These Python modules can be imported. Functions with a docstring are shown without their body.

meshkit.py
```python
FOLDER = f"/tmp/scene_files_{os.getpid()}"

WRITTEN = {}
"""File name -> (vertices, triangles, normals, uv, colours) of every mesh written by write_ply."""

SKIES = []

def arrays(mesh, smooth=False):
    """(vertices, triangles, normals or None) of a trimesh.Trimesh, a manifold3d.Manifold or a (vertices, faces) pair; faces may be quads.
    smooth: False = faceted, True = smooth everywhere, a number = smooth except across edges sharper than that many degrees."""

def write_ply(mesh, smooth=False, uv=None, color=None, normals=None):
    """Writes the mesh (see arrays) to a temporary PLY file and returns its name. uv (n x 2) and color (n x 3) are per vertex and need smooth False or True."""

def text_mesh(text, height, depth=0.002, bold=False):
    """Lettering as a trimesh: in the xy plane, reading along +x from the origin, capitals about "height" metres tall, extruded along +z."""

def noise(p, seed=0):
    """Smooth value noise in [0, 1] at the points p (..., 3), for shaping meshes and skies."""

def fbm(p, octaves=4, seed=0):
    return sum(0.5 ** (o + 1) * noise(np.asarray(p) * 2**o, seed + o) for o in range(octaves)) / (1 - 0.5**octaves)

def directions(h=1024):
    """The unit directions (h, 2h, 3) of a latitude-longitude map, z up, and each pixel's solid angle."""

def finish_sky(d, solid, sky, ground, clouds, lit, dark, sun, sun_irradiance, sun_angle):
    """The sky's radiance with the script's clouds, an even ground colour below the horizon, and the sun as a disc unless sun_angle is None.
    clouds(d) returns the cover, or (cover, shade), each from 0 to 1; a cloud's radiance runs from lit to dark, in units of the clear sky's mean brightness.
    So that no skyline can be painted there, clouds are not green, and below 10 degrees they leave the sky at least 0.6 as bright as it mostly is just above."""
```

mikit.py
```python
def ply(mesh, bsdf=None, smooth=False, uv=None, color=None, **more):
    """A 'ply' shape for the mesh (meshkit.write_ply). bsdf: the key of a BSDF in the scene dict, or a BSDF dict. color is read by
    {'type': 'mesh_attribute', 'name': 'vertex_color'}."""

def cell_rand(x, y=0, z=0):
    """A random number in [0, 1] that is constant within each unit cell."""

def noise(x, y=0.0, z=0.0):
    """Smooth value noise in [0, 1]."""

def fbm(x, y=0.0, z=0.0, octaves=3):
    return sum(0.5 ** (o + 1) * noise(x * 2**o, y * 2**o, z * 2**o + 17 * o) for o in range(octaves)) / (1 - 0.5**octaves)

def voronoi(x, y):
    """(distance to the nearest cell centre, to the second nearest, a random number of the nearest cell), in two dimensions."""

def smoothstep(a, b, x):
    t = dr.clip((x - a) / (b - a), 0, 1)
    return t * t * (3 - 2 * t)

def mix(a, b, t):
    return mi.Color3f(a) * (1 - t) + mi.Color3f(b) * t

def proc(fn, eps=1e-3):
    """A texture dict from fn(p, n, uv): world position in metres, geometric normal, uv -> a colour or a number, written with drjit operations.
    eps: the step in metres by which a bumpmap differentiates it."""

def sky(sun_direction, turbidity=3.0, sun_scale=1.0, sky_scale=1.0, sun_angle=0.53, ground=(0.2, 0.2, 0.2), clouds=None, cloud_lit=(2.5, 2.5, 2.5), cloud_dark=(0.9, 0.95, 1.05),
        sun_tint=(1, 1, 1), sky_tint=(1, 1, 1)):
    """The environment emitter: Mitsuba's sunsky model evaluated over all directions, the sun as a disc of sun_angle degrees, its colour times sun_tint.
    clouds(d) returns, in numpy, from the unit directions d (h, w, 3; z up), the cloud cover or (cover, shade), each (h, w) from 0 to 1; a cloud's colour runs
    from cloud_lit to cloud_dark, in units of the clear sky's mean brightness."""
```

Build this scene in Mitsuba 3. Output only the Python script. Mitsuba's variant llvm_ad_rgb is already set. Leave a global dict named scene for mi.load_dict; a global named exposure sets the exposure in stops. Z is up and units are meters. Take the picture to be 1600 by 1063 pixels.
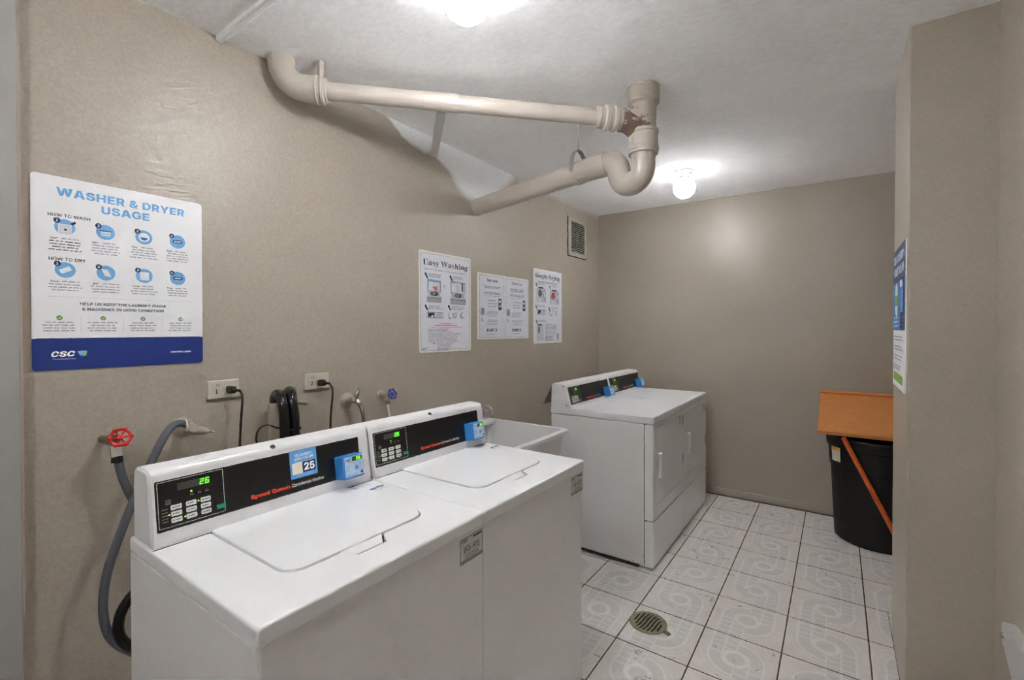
import math, glob
import numpy as np, trimesh, manifold3d as m3, drjit as dr
import mitsuba as mi
import mikit, meshkit
from mikit import noise as dnoise, fbm as dfbm, smoothstep, mix, cell_rand
from shapely import affinity, box as sbox, union_all
from shapely.geometry import Polygon, Point, LineString

scene, labels = {'type': 'scene'}, {}
T = mi.ScalarTransform4f

# ------------------------------------------------------------------ camera, light, exposure
CX, CZ, YAW, PITCH, ROLL, FOC, CY0 = 2.0014, 1.464, .6109, -.0103, -.0008, 726.352, 521.13
_f = np.array([-math.sin(YAW) * math.cos(PITCH), math.cos(YAW) * math.cos(PITCH), math.sin(PITCH)])
_r = np.array([math.cos(YAW), math.sin(YAW), 0]); _u = np.cross(_r, _f)
_up = -_r * math.sin(ROLL) + _u * math.cos(ROLL)
scene['camera'] = {'type': 'perspective', 'fov': math.degrees(2 * math.atan(800 / FOC)), 'fov_axis': 'x', 'near_clip': .02, 'far_clip': 60.,
                   'principal_point_offset_y': (531.5 - CY0) / 1063,
                   'to_world': T().look_at(origin=[CX, 0, CZ], target=(np.array([CX, 0, CZ]) + _f).tolist(), up=_up.tolist())}
exposure = 4.05
GLOBE_RADIANCE = (10.8, 10.8, 10.8)      # the two ceiling globes light the room (their emitters sit in the lamp builder)
BACK_GLOBE_RADIANCE = (7.6, 7.6, 7.6)    # the lamp near the end wall is the dimmer one
FILL_RADIANCE = (14.5, 14.5, 14.5)        # fill globe added behind the camera to raise the overall brightness

# ------------------------------------------------------------------ materials
def lin(c):
    c = np.asarray(c, float) / 255.
    return np.where(c <= .04045, c / 12.92, ((c + .055) / 1.055) ** 2.4).tolist()
def rgb(c): return {'type': 'rgb', 'value': lin(c)}
def mat(name, c, rough=.5, spec=.5, metal=0., coat=0., bump=None, two=True, **k):
    col = mikit.proc(c) if callable(c) else (c if isinstance(c, dict) else rgb(c))
    b = {'type': 'principled', 'base_color': col, 'roughness': rough, 'specular': spec, 'metallic': metal, 'clearcoat': coat, **k}
    if bump: b = {'type': 'bumpmap', 'arbitrary': {**mikit.proc(bump[0], eps=bump[1])}, 'scale': bump[2], 'bsdf': b}
    scene['mat_' + name] = {'type': 'twosided', 'bsdf': b} if two else b
    return name
L_ = lambda c: mi.Color3f(*lin(c))

def wall_bump(p, n, uv): return dnoise(p.x * 170, p.y * 170, p.z * 170) * .6 + dnoise(p.x * 75, p.y * 75, p.z * 75) * .6
BEIGE, CEILC = (176, 166, 152), (222, 223, 225)
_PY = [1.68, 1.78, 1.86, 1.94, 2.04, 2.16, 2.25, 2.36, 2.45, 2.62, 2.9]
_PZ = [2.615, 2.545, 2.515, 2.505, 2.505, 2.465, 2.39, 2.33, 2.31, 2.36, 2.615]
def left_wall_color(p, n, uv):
    # beige wall paint; a whitened exposure-merge patch near the pipes is put into the colour
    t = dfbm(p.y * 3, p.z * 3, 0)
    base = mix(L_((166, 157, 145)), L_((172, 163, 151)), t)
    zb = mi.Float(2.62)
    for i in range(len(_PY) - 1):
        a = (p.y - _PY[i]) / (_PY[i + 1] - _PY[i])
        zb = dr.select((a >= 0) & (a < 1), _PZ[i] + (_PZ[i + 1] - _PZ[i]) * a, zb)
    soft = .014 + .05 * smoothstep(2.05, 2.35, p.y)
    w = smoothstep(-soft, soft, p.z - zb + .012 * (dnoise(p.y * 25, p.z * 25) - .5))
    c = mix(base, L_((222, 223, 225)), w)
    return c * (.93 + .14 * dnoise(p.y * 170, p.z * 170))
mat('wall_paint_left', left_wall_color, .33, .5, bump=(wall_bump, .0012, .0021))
def wall_color(p, n, uv): return (.93 + .14 * dnoise(p.x * 170, p.y * 170, p.z * 170)) * mix(L_((164, 156, 144)), L_((170, 162, 150)), dfbm(p.x * 3, p.y * 3, p.z * 3))
mat('wall_paint', wall_color, .33, .5, bump=(wall_bump, .0012, .0021))
def ceil_bump(p, n, uv): return dnoise(p.x * 60 + 2 * dnoise(p.x * 9, p.y * 9), p.y * 120, 0) * .9 + dnoise(p.x * 17, p.y * 30, 5) * 1.2 + dnoise(p.x * 170, p.y * 170, 1) * .4
mat('ceiling_paint', lambda p, n, uv: mix(L_((230, 231, 233)), L_((238, 239, 241)), dfbm(p.x * 4, p.y * 4, 2)) * (.95 + .1 * dnoise(p.x * 60 + 2 * dnoise(p.x * 9, p.y * 9), p.y * 120)), .9, .1, bump=(ceil_bump, .002, .002))
mat('jamb_paint', lambda p, n, uv: mix(L_((150, 149, 146)), L_((160, 159, 156)), dfbm(p.y * 8, p.z * 4, 0)), .45, bump=(wall_bump, .0012, .0006))
mat('jamb_seam', (172, 152, 140), .6)
mat('grout', lambda p, n, uv: mix(L_((70, 61, 55)), L_((98, 88, 80)), dfbm(p.x * 9, p.y * 9, 0)), .85, .2)
SX, SY, XA, Y0 = .3261, .3287, 1.1498, 2.0737
def tile_color(p, n, uv):
    a, b = (p.x - XA) / SX, (p.y - Y0) / SY
    ia, ib = dr.floor(a), dr.floor(b)
    u, v = a - ia - .5, b - ib - .5
    odd = (ia + ib) - 2 * dr.floor((ia + ib) / 2)
    u = dr.select(odd > .5, -u, u)
    r = dr.sqrt(u * u + v * v)
    arc = (u * v) < 0                       # upper-left and lower-right quadrants carry the rounded bands
    au, av = dr.abs(u), dr.abs(v)
    pink, grey, line = L_((221, 216, 213)), L_((209, 208, 205)), L_((229, 228, 226))
    def ln(x, w): return 1 - smoothstep(w * .55, w, dr.abs(x))
    band_a = smoothstep(.185, .195, r) * (1 - smoothstep(.325, .335, r))
    line_a = dr.maximum(dr.maximum(ln(r - .345, .018), ln(r - .43, .01) * .6), ln(r - .50, .01) * .5)
    band_b = (1 - smoothstep(.335, .345, au)) * smoothstep(.17, .185, r)
    cell = av / .118
    rows = ln((cell - dr.floor(cell) - .5) * .118, .016)
    cols = dr.maximum(dr.maximum(ln(au - .175, .018), ln(au - .345, .022)), ln(au - .005, .016))
    line_b = dr.maximum(cols, rows * (1 - smoothstep(.33, .345, au)))
    band = dr.select(arc, band_a, band_b); lines = dr.select(arc, line_a, line_b * smoothstep(.17, .185, r))
    disc = 1 - smoothstep(.105, .115, r)
    ring = ln(r - .15, .035)
    band = dr.maximum(band * smoothstep(.17, .18, r), disc)
    lines = dr.maximum(lines, ring)
    mot = dfbm(p.x * 45, p.y * 45, 0)
    c = mix(mix(pink, grey, band * (.6 + .45 * mot)), line, lines * .75)
    c = c * (.93 + .12 * mot) * (.95 + .08 * dfbm(p.x * 2.5, p.y * 2.5, 7))
    spot = smoothstep(.90, .94, dnoise(p.x * 22, p.y * 22, 4)) * smoothstep(.5, .7, dnoise(p.x * 120, p.y * 120, 4))
    return c * (1 - .45 * spot)
mat('tile_glaze', tile_color, .3, .5)
mat('enamel', (215, 216, 218), .22, .5, coat=.3)
mat('enamel_worn', lambda p, n, uv: mix(L_((209, 210, 212)), L_((214, 215, 217)), dfbm(p.x * 11, p.y * 11, p.z * 11)), .3, .5)
mat('enamel_side', lambda p, n, uv: mix(L_((207, 207, 208)), L_((214, 214, 215)), dfbm(p.x * 60, p.y * 60, p.z * 60)), .38, .5)
mat('gap_dark', (40, 40, 42), .8)
mat('gap_grey', (104, 104, 106), .8)
mat('panel_black', (17, 17, 18), .3, .5)
mat('plastic_black', (20, 20, 21), .42, .5)
mat('rubber_black', (15, 15, 16), .22, .5)
mat('bin_black', lambda p, n, uv: mix(L_((8, 8, 9)), L_((13, 13, 14)), dfbm(p.x * 30, p.y * 30, p.z * 30)), .5, .4)
mat('button_grey', (205, 206, 206), .5)
mat('button_green', (22, 140, 96), .5)
mat('reader_blue', (52, 126, 196), .4)
mat('reader_face', (176, 202, 232), .4)
mat('display_grey', (62, 62, 60), .35)
scene['mat_led_green'] = {'type': 'twosided', 'bsdf': {'type': 'diffuse', 'reflectance': rgb((60, 200, 20))}}
mat('print', {'type': 'mesh_attribute', 'name': 'vertex_color'}, .45, .4)
mat('sign_white', (230, 231, 236), .4, .5)
mat('sign_border', (226, 226, 222), .4, .5)
mat('sticker_grey', (190, 188, 185), .4)
mat('pipe_paint', lambda p, n, uv: mix(L_((181, 172, 163)), L_((189, 181, 172)), dfbm(p.x * 14, p.y * 14, p.z * 14)), .35, .5,
    bump=(lambda p, n, uv: dnoise(p.x * 60, p.y * 60, p.z * 60) + .5 * dnoise(p.x * 160, p.y * 160, p.z * 160), .001, .0012))
def tee_color(p, n, uv):
    base = mix(L_((158, 149, 138)), L_((172, 163, 152)), dfbm(p.x * 20, p.y * 20, p.z * 20))
    d = dr.sqrt(dr.square(p.x - 1.19) + dr.square(p.y - 2.135) + dr.square(p.z - 2.425))      # bare rusty iron in the crotch of the fitting
    w = smoothstep(.30, .55, dfbm(p.x * 40 + 5, p.y * 40, p.z * 50) + .55 - d * 9)
    return mix(base, L_((88, 62, 48)), w * .85)
mat('tee_paint', tee_color, .3, .5)
mat('trap_pvc', lambda p, n, uv: mix(L_((174, 166, 157)), L_((181, 173, 164)), dfbm(p.x * 12, p.y * 12, p.z * 12)), .3, .5)
mat('white_paint', (208, 209, 210), .5)
mat('strap_grey', (150, 148, 145), .4, metal=.4)
mat('chrome', (205, 205, 205), .15, metal=1.)
mat('steel', (170, 165, 158), .3, metal=.9)
mat('bright_metal', (214, 215, 217), .3, metal=.55)
mat('braid', (120, 112, 104), .35, metal=.8)
mat('brass_old', (120, 112, 98), .4, metal=.6)
mat('valve_beige', (166, 157, 144), .45)
mat('handle_red', (196, 28, 26), .3, coat=.4)
mat('handle_blue', (48, 62, 150), .35)
mat('hose_grey', (86, 90, 97), .5)
mat('hose_dark', (62, 65, 70), .5)
mat('tag_white', (214, 212, 204), .5)
mat('plate_white', (196, 190, 178), .4)
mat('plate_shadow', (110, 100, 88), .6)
mat('cord_black', (22, 18, 16), .45)
mat('vent_paint', (176, 171, 160), .45)
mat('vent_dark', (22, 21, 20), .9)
mat('vent_slat', (196, 192, 182), .5)
mat('sink_plastic', (206, 206, 207), .4)
mat('orange_board', lambda p, n, uv: mix(L_((200, 128, 68)), L_((212, 142, 82)), dfbm(p.x * 30, p.y * 30, p.z * 30)), .5)
mat('orange_stick', (206, 96, 40), .45)
mat('drain_metal', lambda p, n, uv: mix(L_((126, 118, 98)), L_((158, 150, 128)), dfbm(p.x * 60, p.y * 60, 1)), .4, metal=.5)
mat('porcelain', (225, 225, 225), .3)

# ------------------------------------------------------------------ helpers
def numbered(key):
    if key not in scene and not any(k.startswith(key + '__') for k in scene) and key not in labels: return key
    i = 1
    while True:
        k = f'{key}_{i:03d}'
        if k not in scene and k not in labels and not any(q.startswith(k + '__') for q in scene): return k
        i += 1
def thing(name, label, cat, group=None):
    key = numbered(name); labels[key] = {'label': label, 'category': cat}
    if group: labels[key]['group'] = group
    return key
def obj(name, mesh, bsdf, parent=None, smooth=30, label=None, **more):
    key = numbered((parent + '__' + name) if parent else name)
    scene[key] = mikit.ply(mesh, 'mat_' + bsdf, smooth=smooth, **more)
    if label: labels[key] = {'label': label}
    return key
def struct(name, mesh, bsdf, label, smooth=False):
    scene[name] = mikit.ply(mesh, 'mat_' + bsdf, smooth=smooth); labels[name] = {'label': label, 'category': name.split('_')[0], 'kind': 'structure'}
    return name
def cat(*ms): return trimesh.util.concatenate([tm(m) for m in ms])
def tm(m):
    if hasattr(m, 'to_mesh'):
        q = m.to_mesh(); return trimesh.Trimesh(q.vert_properties[:, :3], q.tri_verts, process=False)
    return m
def bx(x0, x1, y0, y1, z0, z1, b=0.0):
    """box with chamfered edges"""
    if b <= 0:
        return trimesh.creation.box(bounds=[[x0, y0, z0], [x1, y1, z1]])
    P = []
    for x, sx in ((x0, 1), (x1, -1)):
        for y, sy in ((y0, 1), (y1, -1)):
            for z, sz in ((z0, 1), (z1, -1)):
                P += [(x, y + sy * b, z + sz * b), (x + sx * b, y, z + sz * b), (x + sx * b, y + sy * b, z)]
    return tm(m3.Manifold.hull_points(np.array(P)))
def rbx(x0, x1, y0, y1, z0, z1, r, n=16):
    """box with round edges"""
    s = m3.Manifold.sphere(r, n)
    return m3.Manifold.batch_hull([s.translate((x, y, z)) for x in (x0 + r, x1 - r) for y in (y0 + r, y1 - r) for z in (z0 + r, z1 - r)])
def rrect(x0, y0, x1, y1, r, q=6): return sbox(x0 + r, y0 + r, x1 - r, y1 - r).buffer(r, quad_segs=q) if r > 0 else sbox(x0, y0, x1, y1)
def extr(poly, h):
    ps = getattr(poly, 'geoms', [poly])
    return cat(*[trimesh.creation.extrude_polygon(p, h, engine='earcut') for p in ps])
def mfd(poly, h):
    out = None
    for p in getattr(poly, 'geoms', [poly]):
        cs = m3.CrossSection([np.array(p.exterior.coords)[:-1]] + [np.array(i.coords)[:-1] for i in p.interiors], m3.FillRule.EvenOdd)
        e = m3.Manifold.extrude(cs, h); out = e if out is None else out + e
    return out
def place(m, o, ux, uy, uz=None):
    """local (x, y, z) -> o + x*ux + y*uy + z*uz"""
    m = tm(m).copy(); ux, uy = np.array(ux, float), np.array(uy, float); uz = np.cross(ux, uy) if uz is None else np.array(uz, float)
    M = np.eye(4); M[:3, 0], M[:3, 1], M[:3, 2], M[:3, 3] = ux, uy, uz, o
    m.apply_transform(M); return m
def frames(P, up=None):
    P = np.asarray(P, float); t = np.gradient(P, axis=0); t /= np.linalg.norm(t, axis=1, keepdims=True)
    n = np.array(up if up is not None else (0, 0, 1.0)); n = n - t[0] * (n @ t[0])
    if np.linalg.norm(n) < 1e-3: n = np.array((1.0, 0, 0)) - t[0] * t[0][0]
    N = []
    for k in range(len(P)):
        n = n - t[k] * (n @ t[k]); n /= np.linalg.norm(n); N.append(n.copy())
    N = np.array(N); return t, N, np.cross(t, N)
def sweep(P, sec, radii=None, up=None):
    """sweep the closed section sec (k x 2) along P"""
    P = np.asarray(P, float); t, N, B = frames(P, up); sec = np.asarray(sec, float); k = len(sec)
    R = np.ones(len(P)) if radii is None else np.asarray(radii, float)
    V = np.concatenate([P[i] + R[i] * (sec[:, :1] * N[i] + sec[:, 1:] * B[i]) for i in range(len(P))] + [P[:1], P[-1:]])
    F = []
    for i in range(len(P) - 1):
        for j in range(k):
            a, b, c, d = i * k + j, i * k + (j + 1) % k, (i + 1) * k + (j + 1) % k, (i + 1) * k + j
            F += [(a, b, c), (a, c, d)]
    e = len(P) * k
    for j in range(k):
        F += [(e, (j + 1) % k, j), (e + 1, (len(P) - 1) * k + j, (len(P) - 1) * k + (j + 1) % k)]
    m = trimesh.Trimesh(V, F, process=False)
    if m.volume < 0: m.invert()
    return m
def circ(r, n=20): a = np.arange(n) / n * 2 * np.pi; return np.stack([r * np.cos(a), r * np.sin(a)], 1)
def smooth_path(P, n=40):
    from scipy.interpolate import CubicSpline
    P = np.asarray(P, float); d = np.r_[0, np.cumsum(np.linalg.norm(np.diff(P, axis=0), axis=1))]
    return CubicSpline(d, P)(np.linspace(0, d[-1], n))
def tube(P, r, n=16, m=40, radii=None, straight=False, up=None):
    Q = np.asarray(P, float) if straight else smooth_path(P, m)
    return sweep(Q, circ(1, n), np.full(len(Q), r) if radii is None else radii, up)
def lathe(prof, o, axis, n=32):
    """prof: list of (distance along axis, radius)"""
    axis = np.array(axis, float) / np.linalg.norm(axis)
    Q = np.array([np.array(o) + axis * a for a, r in prof])
    t = axis; nn = np.array((0, 0, 1.)) if abs(axis[2]) < .9 else np.array((1., 0, 0)); nn -= t * (nn @ t); nn /= np.linalg.norm(nn); b = np.cross(t, nn)
    c = circ(1, n); k = n
    V = np.concatenate([Q[i] + max(prof[i][1], 1e-5) * (c[:, :1] * nn + c[:, 1:] * b) for i in range(len(Q))] + [Q[:1], Q[-1:]])
    F = []
    for i in range(len(Q) - 1):
        for j in range(k):
            a, b2, c2, d = i * k + j, i * k + (j + 1) % k, (i + 1) * k + (j + 1) % k, (i + 1) * k + j
            F += [(a, b2, c2), (a, c2, d)]
    e = len(Q) * k
    for j in range(k): F += [(e, (j + 1) % k, j), (e + 1, (len(Q) - 1) * k + j, (len(Q) - 1) * k + (j + 1) % k)]
    m = trimesh.Trimesh(V, F, process=False)
    if m.volume < 0: m.invert()
    return m
def torus(o, axis, R, r, n=28, k=10):
    axis = np.array(axis, float) / np.linalg.norm(axis); nn = np.array((0, 0, 1.)) if abs(axis[2]) < .9 else np.array((1., 0, 0)); nn -= axis * (nn @ axis); nn /= np.linalg.norm(nn); b = np.cross(axis, nn)
    V, F = [], []
    for i in range(n):
        a = i / n * 2 * np.pi; d = nn * math.cos(a) + b * math.sin(a)
        for j in range(k):
            q = j / k * 2 * np.pi; V.append(np.array(o) + d * (R + r * math.cos(q)) + axis * r * math.sin(q))
    for i in range(n):
        for j in range(k):
            a, b2, c, d = i * k + j, ((i + 1) % n) * k + j, ((i + 1) % n) * k + (j + 1) % k, i * k + (j + 1) % k
            F += [(a, b2, c), (a, c, d)]
    m = trimesh.Trimesh(V, F, process=False)
    if m.volume < 0: m.invert()
    return m

# lettering ------------------------------------------------------------------
_FD = glob.glob('/opt/blender-*/*/datafiles/fonts/')[0]
_TX = {}
def text2d(s, h, weight=600, serif=False, sx=1.0, slant=0.0, width=None):
    """outline of a line of lettering, base line at y = 0, from x = 0; h: height of capitals; width: stretch to this width"""
    key = (s, weight, serif)
    if key not in _TX:
        from PIL import Image, ImageDraw, ImageFont
        if serif:
            f = ImageFont.truetype(_FD + 'NotoSansMath-Regular.woff2', 120)
            t = ''.join(chr(0x1D400 + ord(c) - 65) if 'A' <= c <= 'Z' else chr(0x1D41A + ord(c) - 97) if 'a' <= c <= 'z' else c for c in s)
        else:
            f = ImageFont.truetype(_FD + 'Inter.woff2', 120); t = s
            try: f.set_variation_by_axes([18, weight])
            except Exception: pass
        x0, y0, x1, y1 = f.getbbox(t, anchor='ls')
        im = Image.new('L', (x1 - x0 + 8, y1 - y0 + 8)); ImageDraw.Draw(im).text((4 - x0, 4 - y0), t, 255, font=f, anchor='ls')
        on = np.pad(np.asarray(im) > 127, ((0, 0), (1, 1))).astype(np.int8)
        rows, st = np.nonzero(np.diff(on, axis=1) == 1); en = np.nonzero(np.diff(on, axis=1) == -1)[1]
        g = union_all(sbox(st, -rows - 1, en, -rows)).buffer(.7).buffer(-.7).simplify(.9)
        cap = f.getbbox('\U0001D404' if serif else 'E', anchor='ls'); cap = -cap[1]
        _TX[key] = affinity.affine_transform(g, [1 / cap, 0, 0, 1 / cap, 0, (4 - y0) / cap])
    g = _TX[key]
    if slant: g = affinity.skew(g, xs=slant, origin=(0, 0))
    if width: 
        b = g.bounds; sx = width / ((b[2] - b[0]) * h)
    b = g.bounds
    return affinity.affine_transform(g, [h * sx, 0, 0, h, -b[0] * h * sx, 0])
STUFF = {'caption', 'small_print', 'keypad_legend', 'top_sticker', 'reader_print', 'sticker_print', 'rule', 'subtitle', 'door_sticker', 'warning'}
class Print:
    """flat print on a plane: o + u*ux + v*uy, layers rise along the normal; named pieces become parts"""
    def __init__(s, o, ux, uy, step=.00035):
        s.o, s.ux, s.uy = np.array(o, float), np.array(ux, float), np.array(uy, float); s.n = np.cross(s.ux, s.uy); s.step = step; s.p = {}
    def add(s, part, g, color, layer=1, at=(0, 0)):
        if at != (0, 0): g = affinity.translate(g, *at)
        for q in getattr(g, 'geoms', [g]):
            if q.is_empty or q.area < 1e-10: continue
            v, f = trimesh.creation.triangulate_polygon(q, engine='earcut')
            P = s.o + v[:, :1] * s.ux + v[:, 1:2] * s.uy + s.n * (s.step * layer)
            a = P[f[:, 1]] - P[f[:, 0]]; b = P[f[:, 2]] - P[f[:, 0]]
            if (np.cross(a, b).sum(0) @ s.n) < 0: f = f[:, ::-1]
            s.p.setdefault(part, []).append((P, f, np.tile(lin(color), (len(P), 1))))
    def rect(s, part, x0, y0, x1, y1, color, layer=1, r=0): s.add(part, rrect(min(x0, x1), min(y0, y1), max(x0, x1), max(y0, y1), r, 3), color, layer)
    def text(s, part, t, x, y, h, color, layer=1, align='l', **k):
        g = text2d(t, h, **k); w = g.bounds[2]
        s.add(part, g, color, layer, (x - {'l': 0, 'c': w / 2, 'r': w}[align], y))
    def lines(s, part, x0, x1, y, n, pitch, h, color, seed=0, layer=1, align='c', fill=(.75, 1.)):
        """rows of print too small to read, word by word"""
        rng = np.random.default_rng(seed)
        for i in range(n):
            w = (x1 - x0) * rng.uniform(*fill); a = (x0 + x1 - w) / 2 if align == 'c' else x0; e = a + w
            while a < e - h:
                ww = min(rng.uniform(2.0, 6.0) * h, e - a); s.rect(part, a, y - i * pitch, a + ww, y - i * pitch - h, color, layer); a += ww + .9 * h
    def build(s, parent):
        for part, L in s.p.items():
            V, F, C, o = [], [], [], 0
            for v, f, c in L: V.append(v); F.append(f + o); C.append(c); o += len(v)
            base = part.split('#')[0]
            key = numbered(parent + '__' + base)
            if base in STUFF: labels[key] = {'kind': 'stuff'}
            scene[key] = mikit.ply((np.concatenate(V), np.concatenate(F)), 'mat_print', smooth=False, color=np.concatenate(C))

# ------------------------------------------------------------------ the room
YL, HC, XR, XC, YC0, YC1 = 4.4033, 2.6137, 2.465, 2.222, 2.333, 2.87
YB, XE = -1.3, 3.15
struct('floor', bx(-.2, XE + .1, YB - .1, YL + .1, -.12, -.0014), 'grout', 'grey brown grout bed under the patterned ceramic floor tiles')
struct('ceiling', bx(-.2, XE + .1, YB - .1, YL + .1, HC, HC + .12), 'ceiling_paint', 'white painted ceiling with a brushed uneven texture')
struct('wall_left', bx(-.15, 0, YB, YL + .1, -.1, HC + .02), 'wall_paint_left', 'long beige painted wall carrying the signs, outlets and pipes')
struct('wall_back', bx(0, XE + .1, YL, YL + .15, -.1, HC + .02), 'wall_paint', 'beige end wall behind the dryers and the bin')
struct('wall_column', rbx(XC, XE, YC0, YC1, -.1, HC + .02, .006, 8), 'wall_paint', 'projecting beige wall end at the right carrying a blue and white notice', smooth=30)
struct('wall_right', bx(XR, XE, YB, YC0, -.1, HC + .02), 'wall_paint', 'beige wall at the right edge next to the projecting wall end')
struct('wall_alcove', bx(XE, XE + .1, YC1 - .1, YL + .1, -.1, HC + .02), 'wall_paint', 'beige side wall of the recess with the bin')
struct('wall_entry', bx(-.15, XE, YB - .15, YB, -.1, HC + .02), 'wall_paint', 'beige wall of the entry behind the viewer')
struct('baseboard_back', bx(0, XE, YL - .012, YL, 0, .062, .003), 'wall_paint', 'low beige baseboard along the end wall')
struct('trim_1', bx(-.05, .05, YB, .288, 0, HC, .003), 'jamb_paint', 'grey painted door jamb at the left edge')
obj('seam', cat(bx(.0, .046, .288, .2925, 0.62, HC), bx(.0, .044, .288, .2915, 0.0, .60)), 'jamb_seam', 'trim_1', smooth=False, label='thin pale seam of bare filler along the jamb')
struct('trim_2', cat(bx(0, 1.9, .834, .860, HC - .024, HC + .01, .006)), 'ceiling_paint', 'raised white joint strip running across the ceiling from the left wall')

# floor tiles, each a piece of its own
rng = np.random.default_rng(7)
TX0, TX1, TY0, TY1 = math.floor((0 - XA) / SX), math.ceil((XE - XA) / SX), math.floor((.2 - Y0) / SY), math.ceil((YL - Y0) / SY)
for i in range(TX0, TX1):
    for j in range(TY0, TY1):
        x0, x1 = max(XA + i * SX + .003, .002), min(XA + (i + 1) * SX - .003, XE - .002)
        y0, y1 = max(Y0 + j * SY + .003, .2), min(Y0 + (j + 1) * SY - .003, YL - .014)
        if x1 - x0 < .02 or y1 - y0 < .02: continue
        if x0 > XC - .02 and y1 <= YC1 + .02 and not (y0 < YC0 and x0 < XR): continue
        if x0 > XR and y0 < YC0: continue
        if y0 < YC1 < y1 - .02 and x1 > XC:     # the tile runs on round the far corner of the projecting wall
            obj('tile', bx(max(x0, XC), x1, YC1 + .002, y1, -.012, -.0003, .001), 'tile_glaze', 'floor', smooth=False)
        if y0 < YC1 and y1 > YC0 and x1 > XC: x1 = XC - .002
        elif y1 <= YC0 + .1 and x1 > XR: x1 = XR - .002
        if x1 - x0 < .02: continue
        t = bx(x0, x1, y0, y1, -.012, 0, .001)
        h = rng.uniform(-.0004, .0003, 3)
        v = t.vertices.copy(); top = v[:, 2] > -.005
        v[top, 2] += h[0] * .5 + (v[top, 0] - x0) / SX * h[1] + (v[top, 1] - y0) / SY * h[2] - .0003
        t.vertices = v
        obj('tile', t, 'tile_glaze', 'floor', smooth=False)

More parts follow.
